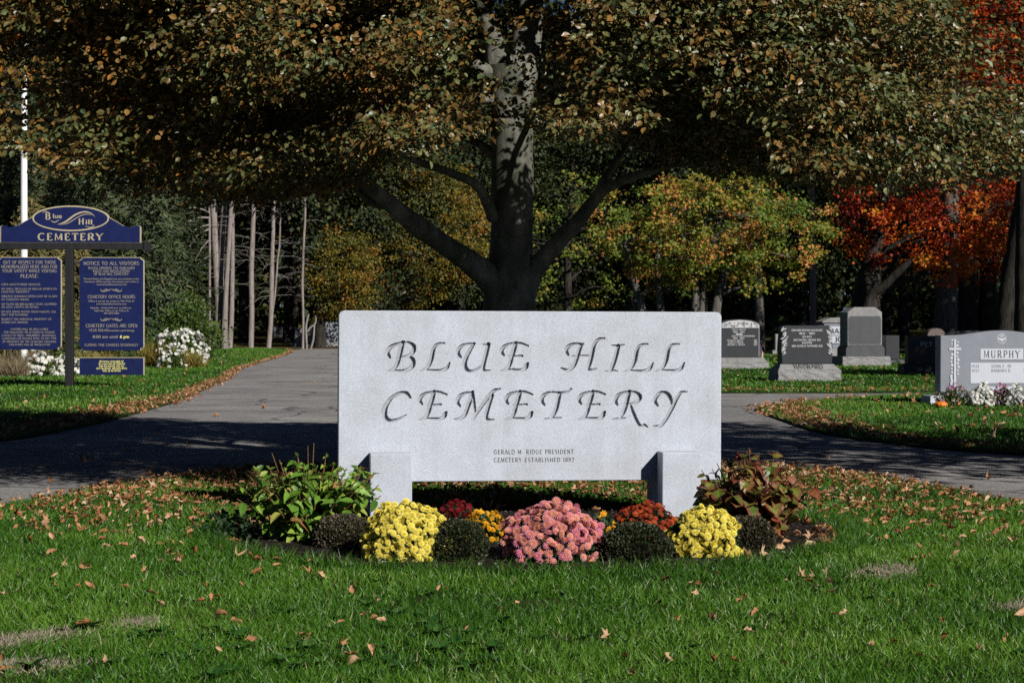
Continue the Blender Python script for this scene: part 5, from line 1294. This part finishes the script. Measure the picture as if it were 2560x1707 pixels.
# thinner towards the far left and right ends
keep &= ~((q.uniform(0, 1, len(X)) < .72) & (np.abs(X[:, 0] + .247 * (X[:, 1] + D0)) < .22) & lowz)
keep &= ~((q.uniform(0, 1, len(X)) < .85) & (X[:, 0] > .228 * (X[:, 1] + D0)) & (X[:, 2] - CAM_H > .118 * (X[:, 1] + D0)) & lowz)
keep &= ~(q.uniform(0, 1, len(X)) < np.clip((np.abs(X[:, 0] + .3) - 2.6) / 1.4, 0, .78) * lowz)
X = X[keep]
low = X[X[:, 2] < 4.35]; hi = X[X[:, 2] >= 4.35]
def sprays(mb, C, per, Ln, sz, q):
    n = len(C)
    if n == 0: return
    out = C * [1, 1, 0]; out = norm(out + rdir(n, q) * [.9, .9, .2] * np.linalg.norm(out, axis=1, keepdims=True) * .9); out[:, 2] += q.normal(-.12, .14, n)
    upn = norm(np.c_[q.normal(0, .35, (n, 2)), np.ones(n)])
    fr = frames(out, upn)
    base = np.clip(q.uniform(0, 1, n) * .8 + .10 - .03 * C[:, 0], 0, 1)
    t = (np.arange(per) + .5) / per
    for j in range(per):
        s_ = 1 if j % 2 else -1
        P = C + fr[:, 1] * ((t[j] - .5) * Ln)[:, None] + q.normal(0, .03, (n, 3)) + fr[:, 0] * (s_ * .04)
        dr = fr[:, 1] * q.uniform(.3, .9, (n, 1)) + fr[:, 0] * s_ * q.uniform(.5, 1.1, (n, 1)) + np.c_[np.zeros((n, 2)), q.uniform(-1.0, .12, n)]
        nr = fr[:, 2] + rdir(n, q) * 1.05
        scatter(mb, LEAF * [1.05, 1, q.uniform(.5, 2.2)], LEAF_F, P, frames(dr, nr), sz * q.uniform(.5, 1.35, n), np.clip(.62 * base + .38 * q.uniform(0, 1, n), 0, 1), LEAF_U)
mb = MB(); sprays(mb, low, 32, q.uniform(.35, .8, len(low)), .0435, q)
sprays(mb, hi, 9, q.uniform(.6, 1.0, len(hi)), .15, q)
print('beech sprays', len(low), len(hi))
M['beech_twig'] = surf('dark beech twigs', (.035, .03, .026), (.07, .06, .052), 20, .8, .2)
M['beech_leaf'] = leafmat('copper beech leaves', [(0, (.016, .030, .012)), (.22, (.06, .088, .032)), (.42, (.145, .145, .046)), (.55, (.085, .055, .016)), (.72, (.23, .125, .030)), (.84, (.15, .10, .03)), (.93, (.42, .15, .022)), (.985, (.52, .15, .03)), (1, (.62, .30, .03))], .12, .40, .42)
mb.build('crown', M['beech_leaf'], beech)
mb = MB()
sel = low[q.permutation(len(low))[:1500]]
for c in sel[:800]:
    o_ = norm((c * [1, 1, 0])[None])[0]; L_ = q.uniform(.25, .55)
    tube(mb, [c - o_ * L_ - [0, 0, .04], c + q.normal(0, .02, 3), c + o_ * L_ * .8 - [0, 0, .05]], [.006, .004, .002], 4, cap=False)
# branches that carry the sprays, from the limbs outwards
allc = np.concatenate(ends)
for c in sel[800:980]:
    d_ = np.linalg.norm(allc[:, :3] - c, axis=1) + 4 * (allc[:, 3] > .06); i = d_.argmin(); a = allc[i, :3]
    m_ = (a + c) / 2 + q.normal(0, .12, 3) + [0, 0, .1]
    cc = spline([a, m_, c], 8); tube(mb, cc, np.linspace(min(.022, allc[i, 3] * .6), .004, 8), 6, cap=False)
mb.build('branches', M['beech_twig'], beech)

# generic trees ------------------------------------------------------
def clumps(mb, q, cen, rad, nc, per, cr, lsz, T, TF, U, shell=.55, bias=None, clip=None, cval=None):
    v = rdir(nc, q) * (q.uniform(shell ** 3, 1, (nc, 1)) ** (1 / 3))
    C = np.array(cen) + v * np.array(rad)
    if clip is not None: C = C[clip(C)]
    nc = len(C); n = nc * per
    k = np.repeat(np.arange(nc), per)
    g = q.normal(0, 1, (n, 3)) * [1, 1, .6] * cr * q.uniform(.6, 1.2, nc)[k][:, None]
    P = C[k] + g
    base = q.uniform(0, 1, nc) if cval is None else cval(C, q)
    scatter(mb, T, TF, P, frames(rdir(n, q) + [0, -.15, -.45], rdir(n, q) * .9 + [.1, -.35, .6]), lsz * q.uniform(.6, 1.3, n), np.clip(.6 * base[k] + .4 * q.uniform(0, 1, n), 0, 1), U)
    return C
def wood(t, mat, foot, trunk_pts, C, nb, r0, q, name='trunk'):
    """trunk through points (local), boughs out to some clumps"""
    mb = MB(); c = spline(trunk_pts, 24); tube(mb, c[:, :3], c[:, 3], 12, lump=.06, q=q)
    for i in q.permutation(len(C))[:nb]:
        e = C[i]; j = int(np.clip((c[:, 2] < e[2] - .25 * np.hypot(*(e[:2] - c[0, :2]))).sum(), 4, 22))
        a = c[j, :3]; m_ = (a + e) / 2 + [0, 0, .12 * np.linalg.norm(e - a)] + q.normal(0, .05 * np.linalg.norm(e - a), 3)
        tube(mb, spline([a, m_, e], 8), np.linspace(max(.02, c[j, 3] * .45), .012, 8), 6, cap=False)
    return mb.build(name, M[mat], t, True)
DEAF = (DIAM * [1.2, 1, 1], DIAM_F, None)
M['oak_leaf'] = leafmat('rusty oak leaves', [(0, (.035, .05, .008)), (.3, (.095, .10, .012)), (.55, (.18, .14, .016)), (.8, (.26, .135, .018)), (1, (.30, .085, .02))], .25, .5, .35)
M['maple_green'] = leafmat('turning maple leaves', [(0, (.035, .075, .008)), (.35, (.12, .19, .02)), (.55, (.27, .26, .03)), (.74, (.50, .22, .055)), (1, (.66, .23, .09))], .28, .5, .35)
M['maple_red'] = leafmat('red maple leaves', [(0, (.05, .006, .005)), (.22, (.20, .013, .007)), (.45, (.46, .042, .009)), (.7, (.60, .14, .012)), (.9, (.62, .26, .016)), (1, (.58, .36, .04))], .3, .5, .3)
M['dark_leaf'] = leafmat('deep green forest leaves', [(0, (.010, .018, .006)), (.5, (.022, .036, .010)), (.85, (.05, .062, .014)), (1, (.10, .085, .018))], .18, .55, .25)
M['needle'] = leafmat('blue green spruce needles', [(0, (.022, .042, .026)), (.45, (.060, .090, .040)), (.8, (.105, .130, .055)), (.95, (.14, .11, .05)), (1, (.2, .11, .05))], .12, .6, .25)
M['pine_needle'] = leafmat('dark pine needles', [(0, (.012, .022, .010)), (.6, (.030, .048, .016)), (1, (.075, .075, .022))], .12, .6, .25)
M['yellow_needle'] = leafmat('yellow green conifer foliage', [(0, (.06, .07, .025)), (.5, (.16, .145, .05)), (1, (.28, .23, .09))], .15, .6, .25)
SPRIG = np.array([[-.11, 0, 0], [.11, 0, 0], [.05, 1, -.12], [-.05, 1, -.12]]); SPRIG_F = [np.array([[0, 1, 2, 3]])]

# spruces: tiers of drooping boughs
def spruce(label, px, d, rad, height, mat, seed, z0=.3, nb=230, lsz=.22, name='spruce_tree'):
    q = np.random.RandomState(seed); x, y, _ = W(px, d)
    t = thing(name, label, 'tree', (x, y, 0))
    mb = MB(); br = MB()
    tube(mb, [(0, 0, -.2), (0, 0, height * .5), (.05, 0, height)], [rad * .08 + .06, rad * .05 + .03, .02], 10)
    for k in range(nb):
        f = (k + q.uniform(0, 1)) / nb; z = z0 + (height - z0) * f ** 1.15; r_ = rad * (1 - f ** 1.15) ** .8 * q.uniform(.65, 1.1) + .12; a = k * 2.39996 + q.normal(0, .2)
        e = np.array([math.cos(a), math.sin(a), 0]); s = np.linspace(.15, 1, 9)
        path = e[None] * (r_ * s)[:, None] + np.array([0, 0, 1])[None] * (z - .30 * r_ * s ** 1.2 + .12 * r_ * s ** 3)[:, None]
        tube(br, path[::2], np.linspace(.018, .005, 5), 4, cap=False)
        m = max(14, int(34 * r_)); u_ = q.uniform(0, 1, m) ** .7
        i = np.minimum((u_ * 8).astype(int), 7); P = path[i] + (path[np.minimum(i + 1, 8)] - path[i]) * q.uniform(0, 1, (m, 1)) + q.normal(0, .06 * (1 + r_ * .3), (m, 3))
        side = np.cross(e, [0, 0, 1]); dr = e[None] * q.uniform(.2, 1, (m, 1)) + side[None] * q.normal(0, .8, (m, 1)) + np.array([0, 0, -1])[None] * q.uniform(-.15, .75, (m, 1))
        for rep in range(2):
            scatter(mb if False else crown, SPRIG, SPRIG_F, P + q.normal(0, .03, P.shape), frames(dr + q.normal(0, .3, dr.shape), rdir(m, q) + [0, -.3, .5]), lsz * q.uniform(.6, 1.3, m), np.clip(q.uniform(0, 1) * .55 + .45 * q.uniform(0, 1, m), 0, 1)) if rep == 0 or r_ > .4 else None
    return t, mb, br
def make_spruce(*a, bark='bark_dark', **k):
    global crown
    crown = MB(); t, tr, br = spruce(*a, **k)
    tr.build('trunk', M[bark], t, True); br.build('boughs', M['twig'], t); crown.build('crown', M[a[5]], t)
make_spruce('blue green spruce with drooping boughs behind the right notice panel', 352, 66, 1.95, 12, 'needle', 1, nb=300)
make_spruce('tall blue green spruce behind the oval of the notice board', 225, 72, 2.6, 14, 'needle', 2, nb=300)
make_spruce('yellow green conifer low behind the left notice panel', 75, 62, 1.9, 5.2, 'yellow_needle', 3, nb=190)
make_spruce('tall dark spruce behind the flagpole at the left edge', 20, 78, 3.0, 15, 'needle', 4, nb=280)
make_spruce('dim spruce standing between the notice board and the pine trunks', 410, 84, 2.4, 15, 'pine_needle', 5, nb=240)
make_spruce('yellow green conifer low between the notice board post and right panel', 180, 64, 1.5, 4.6, 'yellow_needle', 6, nb=150)

# pines at the end of the drive
def dead_branches(mb, q, path, n, z0, z1, Lr, r=.012):
    P = np.asarray(path)
    for k in range(n):
        z = q.uniform(z0, z1); i = np.abs(P[:, 2] - z).argmin(); a = q.uniform(0, 6.283); L_ = q.uniform(*Lr); e = np.array([math.cos(a), math.sin(a) * .6, 0])
        s = np.linspace(0, 1, 7); dr = q.uniform(.1, .5)
        b = P[i, :3] + e * (L_ * s)[:, None] + np.array([0, 0, 1]) * (L_ * (.18 * s - dr * s * s))[:, None] + q.normal(0, .02 * L_, (7, 3)) * s[:, None]
        tube(mb, b, np.linspace(r, .003, 7), 4, cap=False)
        for j in range(3):
            i2 = q.randint(2, 6); d2 = e * q.uniform(.2, .6) + q.normal(0, .4, 3); tube(mb, [b[i2], b[i2] + d2 * L_ * .25, b[i2] + d2 * L_ * .45 - [0, 0, .05 * L_]], [r * .5, r * .35, .002], 3, cap=False)
def pine(label, px, d, stems, seed, crown_z=10.6, crown_r=2.0, nd=18, ch=7, bark='pine_bark', zr=(2.2, 9.5), Lr=(.6, 1.9), group='pine trees along the end of the drive'):
    q = np.random.RandomState(seed); x, y, _ = W(px, d); t = thing('pine_tree', label, 'tree', (x, y, 0), 0, group)
    db = MB(); cr_ = MB()
    for pts in stems:
        P, r_ = px_path([(a, b, d + (c[0] if c else 0), r) for a, b, r, *c in pts], x, y)
        P = np.vstack([P, P[-1] + (P[-1] - P[-2]) * 0 + [0, 0, ch]]); r_ = np.append(r_, r_[-1] * .5)
        c = spline(np.c_[P, r_], 50); mb = MB(); tube(mb, c[:, :3], c[:, 3], 12, lump=.05, q=q); mb.build('trunk', M[bark], t, True)
        dead_branches(db, q, c, nd, zr[0], zr[1], Lr)
        top = c[-1, :3]; clumps(cr_, q, (top[0], top[1], crown_z), (crown_r, crown_r, 4), 34, 55, .42, .26, SPRIG * [1.6, 1, 1], SPRIG_F, None, .3)
    db.build('dead_branches', M['twig'], t); cr_.build('crown', M['pine_needle'], t)
    return t
pine('pale pine with two stout stems fused at the foot, leftmost of the bare trunks', 548, 86, [[(552, 875, 20), (550, 780, 15), (543, 700, 9.5), (537, 600, 8.5), (532, 470, 8), (528, 300, 7)], [(553, 870, 16), (554, 760, 13), (551, 715, 9.5), (553, 640, 7.5), (558, 560, 7.5), (561, 470, 7), (564, 300, 6)]], 1)
pine('slim pine leaning right out of the fused double pine', 562, 85.5, [[(560, 875, 9), (563, 770, 7), (569, 660, 5.5), (575, 560, 5.5), (580, 470, 5), (584, 300, 4.5)]], 2)
pine('straight rough barked pine just right of the fused double pine', 576, 87, [[(574, 873, 7), (579, 780, 6.2), (581, 640, 5.4), (582, 470, 5), (583, 300, 4.5)]], 3)
pine('tall single straight pine standing alone in the middle of the bare trunks', 629, 88, [[(627, 873, 7.2), (629, 780, 6.8), (628, 680, 6.6), (631, 600, 6.2), (634, 500, 5.6), (636, 300, 5)]], 4, nd=22)
pine('reddish pine with a thin second stem forking off its right side', 672, 88.5, [[(671, 873, 6.5), (677, 800, 6), (679, 700, 6), (681, 620, 5), (683, 560, 4.8), (684, 300, 4)], [(680, 790, 2.5), (688, 730, 2.4), (694, 650, 2.3), (700, 580, 2), (704, 300, 1.5)]], 5, nd=22)
pine('thin crooked pine at the right of the bare trunks', 757, 88, [[(757, 872, 3.2), (758, 790, 3), (756, 715, 3.4), (758, 640, 2.9), (760, 590, 3.1), (763, 520, 2.6), (760, 300, 2)]], 6, nd=22, Lr=(.5, 1.6))
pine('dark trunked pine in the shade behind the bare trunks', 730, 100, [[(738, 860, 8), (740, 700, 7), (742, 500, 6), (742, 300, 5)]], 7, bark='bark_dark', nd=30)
# long pale boughs sweeping left from the double pine
t = thing('dead_tree', 'bare dead tree whose long pale boughs sweep down left of the bare trunks', 'tree', W(520, 85))
mb = MB(); x0, y0 = W(520, 85)[:2]
limb(mb, [(524, 875, 85, 3), (524, 600, 85, 3), (523, 520, 85, 2.5)], x0, y0, 12, 8)
mb.build('trunk', M['pine_bark'], t, True)
mb = MB()
for pts in ([(523, 545, 85, 2.6), (495, 545, 84.5, 2.4), (465, 560, 84, 2), (440, 590, 84, 1.2)], [(523, 562, 85, 2.2), (495, 570, 84.6, 2), (475, 590, 84.2, 1.6), (462, 606, 84, 1)], [(523, 573, 85, 2.4), (500, 583, 84.6, 2.2), (485, 600, 84.2, 1.8), (474, 618, 84, 1)], [(523, 530, 85, 2), (490, 520, 84.5, 1.5), (450, 522, 84, .8)], [(523, 640, 85, 1.6), (500, 655, 84.6, 1.2), (470, 690, 84.2, .7)], [(480, 560, 84, 1.2), (450, 572, 83.6, 1), (420, 600, 83.4, .6)], [(523, 600, 85, 1.4), (505, 620, 84.6, 1.2), (488, 650, 84.2, .6)]):
    limb(mb, pts, x0, y0, 14, 6)
mb.build('boughs', M['twig'], t)
t = thing('snag', 'pale twisted dead snag with forked arms beside the granite sign edge', 'snag', W(776, 89))
x0, y0 = W(776, 89)[:2]; mb = MB()
for pts in ([(767, 872, 89, 2.4), (765, 820, 89, 2.6), (768, 800, 89, 2.4), (772, 785, 89, 1.6)], [(768, 830, 89, 2.2), (776, 818, 89, 2.2), (786, 812, 89, 2.2), (790, 798, 89, 1.8), (788, 790, 89, 1.2)], [(777, 872, 89, 2.4), (783, 850, 89, 2.6), (785, 828, 89, 2.2), (786, 812, 89, 1.8)]): limb(mb, pts, x0, y0, 14, 8, .1)
mb.build('trunk', M['twig'], t, True)

# broadleaved trees
def tree(name, label, px, d, cen_px, cen_py, rad, mat, seed, nc=150, per=70, cr=.35, lsz=.14, T=DEAF, bark='bark_grey', tr=.22, shell=.5, stems=None, clip=None, group=None, nb=26, cval=None, lean=0):
    q = np.random.RandomState(seed); x, y, z = W(px, d); z0 = gz(y)
    t = thing(name, label, 'tree', (x, y, z0), 0, group)
    cx, _, cz = W(cen_px, d, cen_py); cen = (cx - x, 0, cz - z0)
    mb = MB(); C = clumps(mb, q, cen, rad, nc, per, cr, lsz, T[0], T[1], T[2], shell, None, clip, cval)
    mb.build('crown', M[mat], t)
    if stems is None:
        wood(t, bark, None, [(0, 0, -.3, tr * 1.3), (lean * .3, 0, cen[2] * .4, tr), (lean, 0, cen[2], tr * .7), (cen[0] * .8 + lean * .3, 0, cen[2] + rad[2] * .7, tr * .25)], C, nb, tr, q)
    else:
        k = 0
        for pts in stems:
            P, r_ = px_path([(a, b, d, r) for a, b, r in pts], x, y); P[:, 2] -= z0
            wood(t, bark, None, np.c_[P, r_], C[k::len(stems)] if len(C) else C, nb // len(stems), tr, q); k += 1
    return t
tree('oak_tree', 'rusty green and orange oak with a low broad crown left of the beech trunk', 985, 101, 990, 580, (5.2, 3.6, 4.7), 'oak_leaf', 1, 520, 70, .34, .14, tr=.3, nb=60, clip=lambda C: C[:, 2] > .5)
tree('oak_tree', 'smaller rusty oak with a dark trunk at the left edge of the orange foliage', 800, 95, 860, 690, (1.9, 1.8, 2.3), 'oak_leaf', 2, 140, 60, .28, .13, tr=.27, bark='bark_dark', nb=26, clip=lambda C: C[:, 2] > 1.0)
tree('maple_tree', 'many stemmed maple turning orange and green above the right half of the sign', 1760, 60, 1775, 580, (3.9, 2.6, 1.95), 'maple_green', 3, 300, 70, .19, .105, T=(MAPLE, MAPLE_F, None), nb=40, shell=.3, bark='bark_mid', cval=lambda C, q: q.uniform(0, .88, len(C)),
     stems=[[(1735, 860, 12), (1738, 770, 10), (1740, 680, 8), (1742, 600, 5)], [(1788, 860, 14), (1792, 760, 12), (1808, 690, 10), (1835, 625, 7), (1870, 560, 4)], [(1752, 860, 9), (1756, 740, 7), (1768, 660, 5), (1775, 600, 4)], [(1610, 860, 13), (1602, 760, 11), (1578, 680, 9), (1560, 600, 6)], [(1655, 860, 14), (1650, 760, 10), (1640, 680, 8), (1650, 600, 5)]])
tree('maple_tree', 'green and yellow maple low between beech trunk and right limb', 1420, 66, 1430, 610, (2.6, 2.0, 2.3), 'maple_green', 4, 50, 60, .26, .10, T=(MAPLE, MAPLE_F, None), tr=.15, cval=lambda C, q: q.uniform(0, .6, len(C)), bark='bark_dark')
def rc(C, q): return np.clip(.50 + .12 * (4.4 - C[:, 2]) + .055 * (C[:, 0] - 1) + q.normal(0, .24, len(C)), 0, 1)
tree('red_maple', 'crimson red maple with a thick dark trunk at the right', 2170, 70, 2345, 430, (4.1, 2.6, 5.4), 'maple_red', 5, 350, 70, .30, .12, T=(MAPLE, MAPLE_F, None), bark='bark_dark', nb=40, cval=rc, clip=lambda C: C[:, 2] > 3.2 + .7 * np.sin(C[:, 0] * 1.7),
     stems=[[(2150, 900, 60), (2160, 800, 42), (2172, 700, 30), (2192, 600, 18), (2215, 480, 9), (2235, 300, 6), (2250, 50, 3)]])
tree('red_maple', 'orange and red maple at the right edge with golden lower leaves', 2470, 76, 2500, 480, (3.4, 2.4, 4.2), 'maple_red', 6, 260, 66, .32, .12, T=(MAPLE, MAPLE_F, None), bark='bark_dark', tr=.35, nb=30, cval=lambda C, q: np.clip(.62 + q.normal(0, .25, len(C)), 0, 1), clip=lambda C: C[:, 2] > 3.0)
tree('red_maple', 'bright red maple crown showing at the top right corner', 2560, 58, 2540, 60, (1.9, 1.6, 2.8), 'maple_red', 16, 160, 66, .28, .11, T=(MAPLE, MAPLE_F, None), bark='bark_dark', tr=.25, nb=20, cval=lambda C, q: np.clip(.5 + q.normal(0, .12, len(C)), 0, 1))
t = thing('leaning_tree', 'grey leaning dead trunk in front of the crimson maple', 'tree', W(2150, 68)); x0, y0 = W(2150, 68)[:2]
mb = MB(); limb(mb, [(2140, 900, 68, 14), (2172, 752, 68, 12), (2210, 715, 67.8, 11), (2245, 680, 67.6, 10), (2280, 652, 67.4, 8)], x0, y0, 20, 10, .08); mb.build('trunk', M['bark_dark'], t, True)  # grey trunk in dark bark, its dimness is put into the colour
for px_, d_, lab, pts, b in ((2366, 74, 'thick pale old trunk, dappled with light, behind the dark brown headstone', [(2362, 900, 34), (2364, 800, 29), (2368, 720, 25), (2372, 640, 24), (2376, 400, 20), (2380, 0, 14)], 'bark_mid'),
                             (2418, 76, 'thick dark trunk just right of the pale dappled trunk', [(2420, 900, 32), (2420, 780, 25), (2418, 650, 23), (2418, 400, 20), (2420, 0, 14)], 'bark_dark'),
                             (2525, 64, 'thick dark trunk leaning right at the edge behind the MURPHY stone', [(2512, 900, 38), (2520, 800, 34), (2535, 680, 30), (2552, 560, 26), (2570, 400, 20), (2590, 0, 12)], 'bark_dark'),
                             (2034, 82, 'brown sunlit trunk between the HAYWARD and the tallest headstone', [(2034, 900, 9), (2033, 780, 8), (2031, 600, 7), (2030, 300, 5)], 'pine_bark'),
                             (1898, 80, 'pale thin trunk above the FRENCH headstone', [(1900, 900, 14), (1897, 740, 11), (1890, 600, 9), (1885, 300, 6)], 'bark_mid'),
                             (2460, 90, 'slim dark trunk between the two thick trunks at the right', [(2462, 900, 9), (2461, 700, 8), (2460, 300, 6)], 'bark_dark')):
    q = np.random.RandomState(px_); x0, y0 = W(px_, d_)[:2]; t = thing('old_tree', lab, 'tree', (x0, y0, 0))
    mb = MB(); limb(mb, [(a, b_, d_, r) for a, b_, r in pts], x0, y0, 30, 14, .09, q); mb.build('trunk', M[b], t, True)
    tiny = px_ in (1898, 2034); mb = MB(); clumps(mb, q, (0, 0, 15), (1.6, 1.6, 2.5) if tiny else (4, 3.5, 3.8), 24 if tiny else 100, 80, .55, .19, DEAF[0], DEAF[1], None, .3); mb.build('crown', M['dark_leaf'], t)
for px_, d_, top, wp, m_, lab in ((1955, 84, 745, 80, 'shrub_leaf', 'yellow green shrub in a patch of sun between FRENCH and HAYWARD stones'), (2078, 86, 750, 60, 'shrub_leaf', 'small yellow green shrub in the shade left of the tallest headstone'), (1370, 78, 700, 200, 'dark_leaf', 'dark shrub right of the beech trunk'), (2490, 96, 640, 120, 'shrub_leaf', 'dim yellow green shrub between the thick right hand trunks'), (1560, 90, 700, 200, 'dark_leaf', 'dark shrub behind the stems of the turning maple'),
                            (655, 122, 760, 130, 'dark_leaf', 'dark undergrowth deep in the pine wood'), (520, 112, 770, 120, 'dark_leaf', 'dark undergrowth behind the fused double pine')):
    low_shrub(lab, px_, d_, wp, top, m_, 1500, .13, px_)
# the wood behind: individual dark trees, then the far mass
q = np.random.RandomState(99)
k = 0
for px_ in range(-260, 2900, 210):
    for row, (d_, top) in enumerate(((104, -60), (122, -200))):
        p_ = px_ + q.randint(-70, 70) + row * 105
        ok = 430 < p_ < 800
        kind = q.randint(0, 2)
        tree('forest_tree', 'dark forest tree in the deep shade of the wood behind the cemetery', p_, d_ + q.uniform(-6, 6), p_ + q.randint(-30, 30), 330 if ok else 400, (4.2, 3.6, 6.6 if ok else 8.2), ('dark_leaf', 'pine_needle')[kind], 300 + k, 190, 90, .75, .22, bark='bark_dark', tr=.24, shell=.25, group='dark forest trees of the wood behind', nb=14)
        k += 1
mb = MB()
n = 230000
P = np.c_[q.uniform(-62, 62, n), q.uniform(138, 158, n), 24 * q.uniform(0, 1, n) ** 1.0 + .5]
P[:, 2] *= .85 + .3 * wav(P[:, 0], P[:, 1], .25, 3)
scatter(mb, DEAF[0], DEAF[1], P, frames(rdir(n, q), rdir(n, q) + [0, -.3, .5]), q.uniform(.4, .95, n), q.uniform(0, 1, n))
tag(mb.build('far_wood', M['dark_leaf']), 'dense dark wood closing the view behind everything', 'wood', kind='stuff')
# tree to the right of the view whose shade falls across the right hand drive
tree('maple_tree', 'maple just outside the right of the view shading the drive', 4000, 13.9, 4000, -320, (3.0, 3.5, 2.2), 'maple_green', 8, 150, 60, .34, .16, T=(MAPLE, MAPLE_F, None), tr=.18, shell=.2)

for px_, d_ in ((3400, 62), (3480, 74), (3000, 84)):  # unseen trees added to shade the old trunks, nearest crown flattened for it
    tree('forest_tree', 'unseen dark tree added beyond the right edge to shade the old trunks', px_, d_, px_, 75, (5.0, 4.2, 1.8) if d_ == 62 else (4.4, 4.0, 7.0), 'dark_leaf', px_, 120 if px_ == 3020 else 170, 46, .75, .34, bark='bark_dark', tr=.24, shell=.25, group='unseen shade trees added beyond the right edge', nb=14)

for i, (x_, y_) in enumerate(((-17, 2), (-19, 11), (-18, 20), (-22, 29), (-21, 38), (-15, -7), (-8, -13), (1, -19))):  # unseen trees added left and behind, to cut sky fill on shaded faces
    q = np.random.RandomState(900 + i)
    t = thing('forest_tree', 'unseen dark tree added outside the view to block sky light', 'tree', (x_, y_, 0), 0, 'unseen trees added to block sky light')
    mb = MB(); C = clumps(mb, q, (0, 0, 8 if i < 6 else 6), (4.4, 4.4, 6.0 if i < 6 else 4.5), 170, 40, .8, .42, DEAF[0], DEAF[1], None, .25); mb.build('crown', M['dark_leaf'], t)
    wood(t, 'bark_dark', None, [(0, 0, -.3, .3), (0, 0, 5, .24), (0, 0, 9, .16), (0, 0, 13, .05)], C, 12, .24, q)

tree('maple_tree', 'maple outside the right of the view shading the dark brown headstone', 3330, 38, 3330, 262, (2.7, 2.5, 2.5), 'maple_green', 55, 130, 60, .34, .17, T=(MAPLE, MAPLE_F, None), tr=.2, shell=.2)
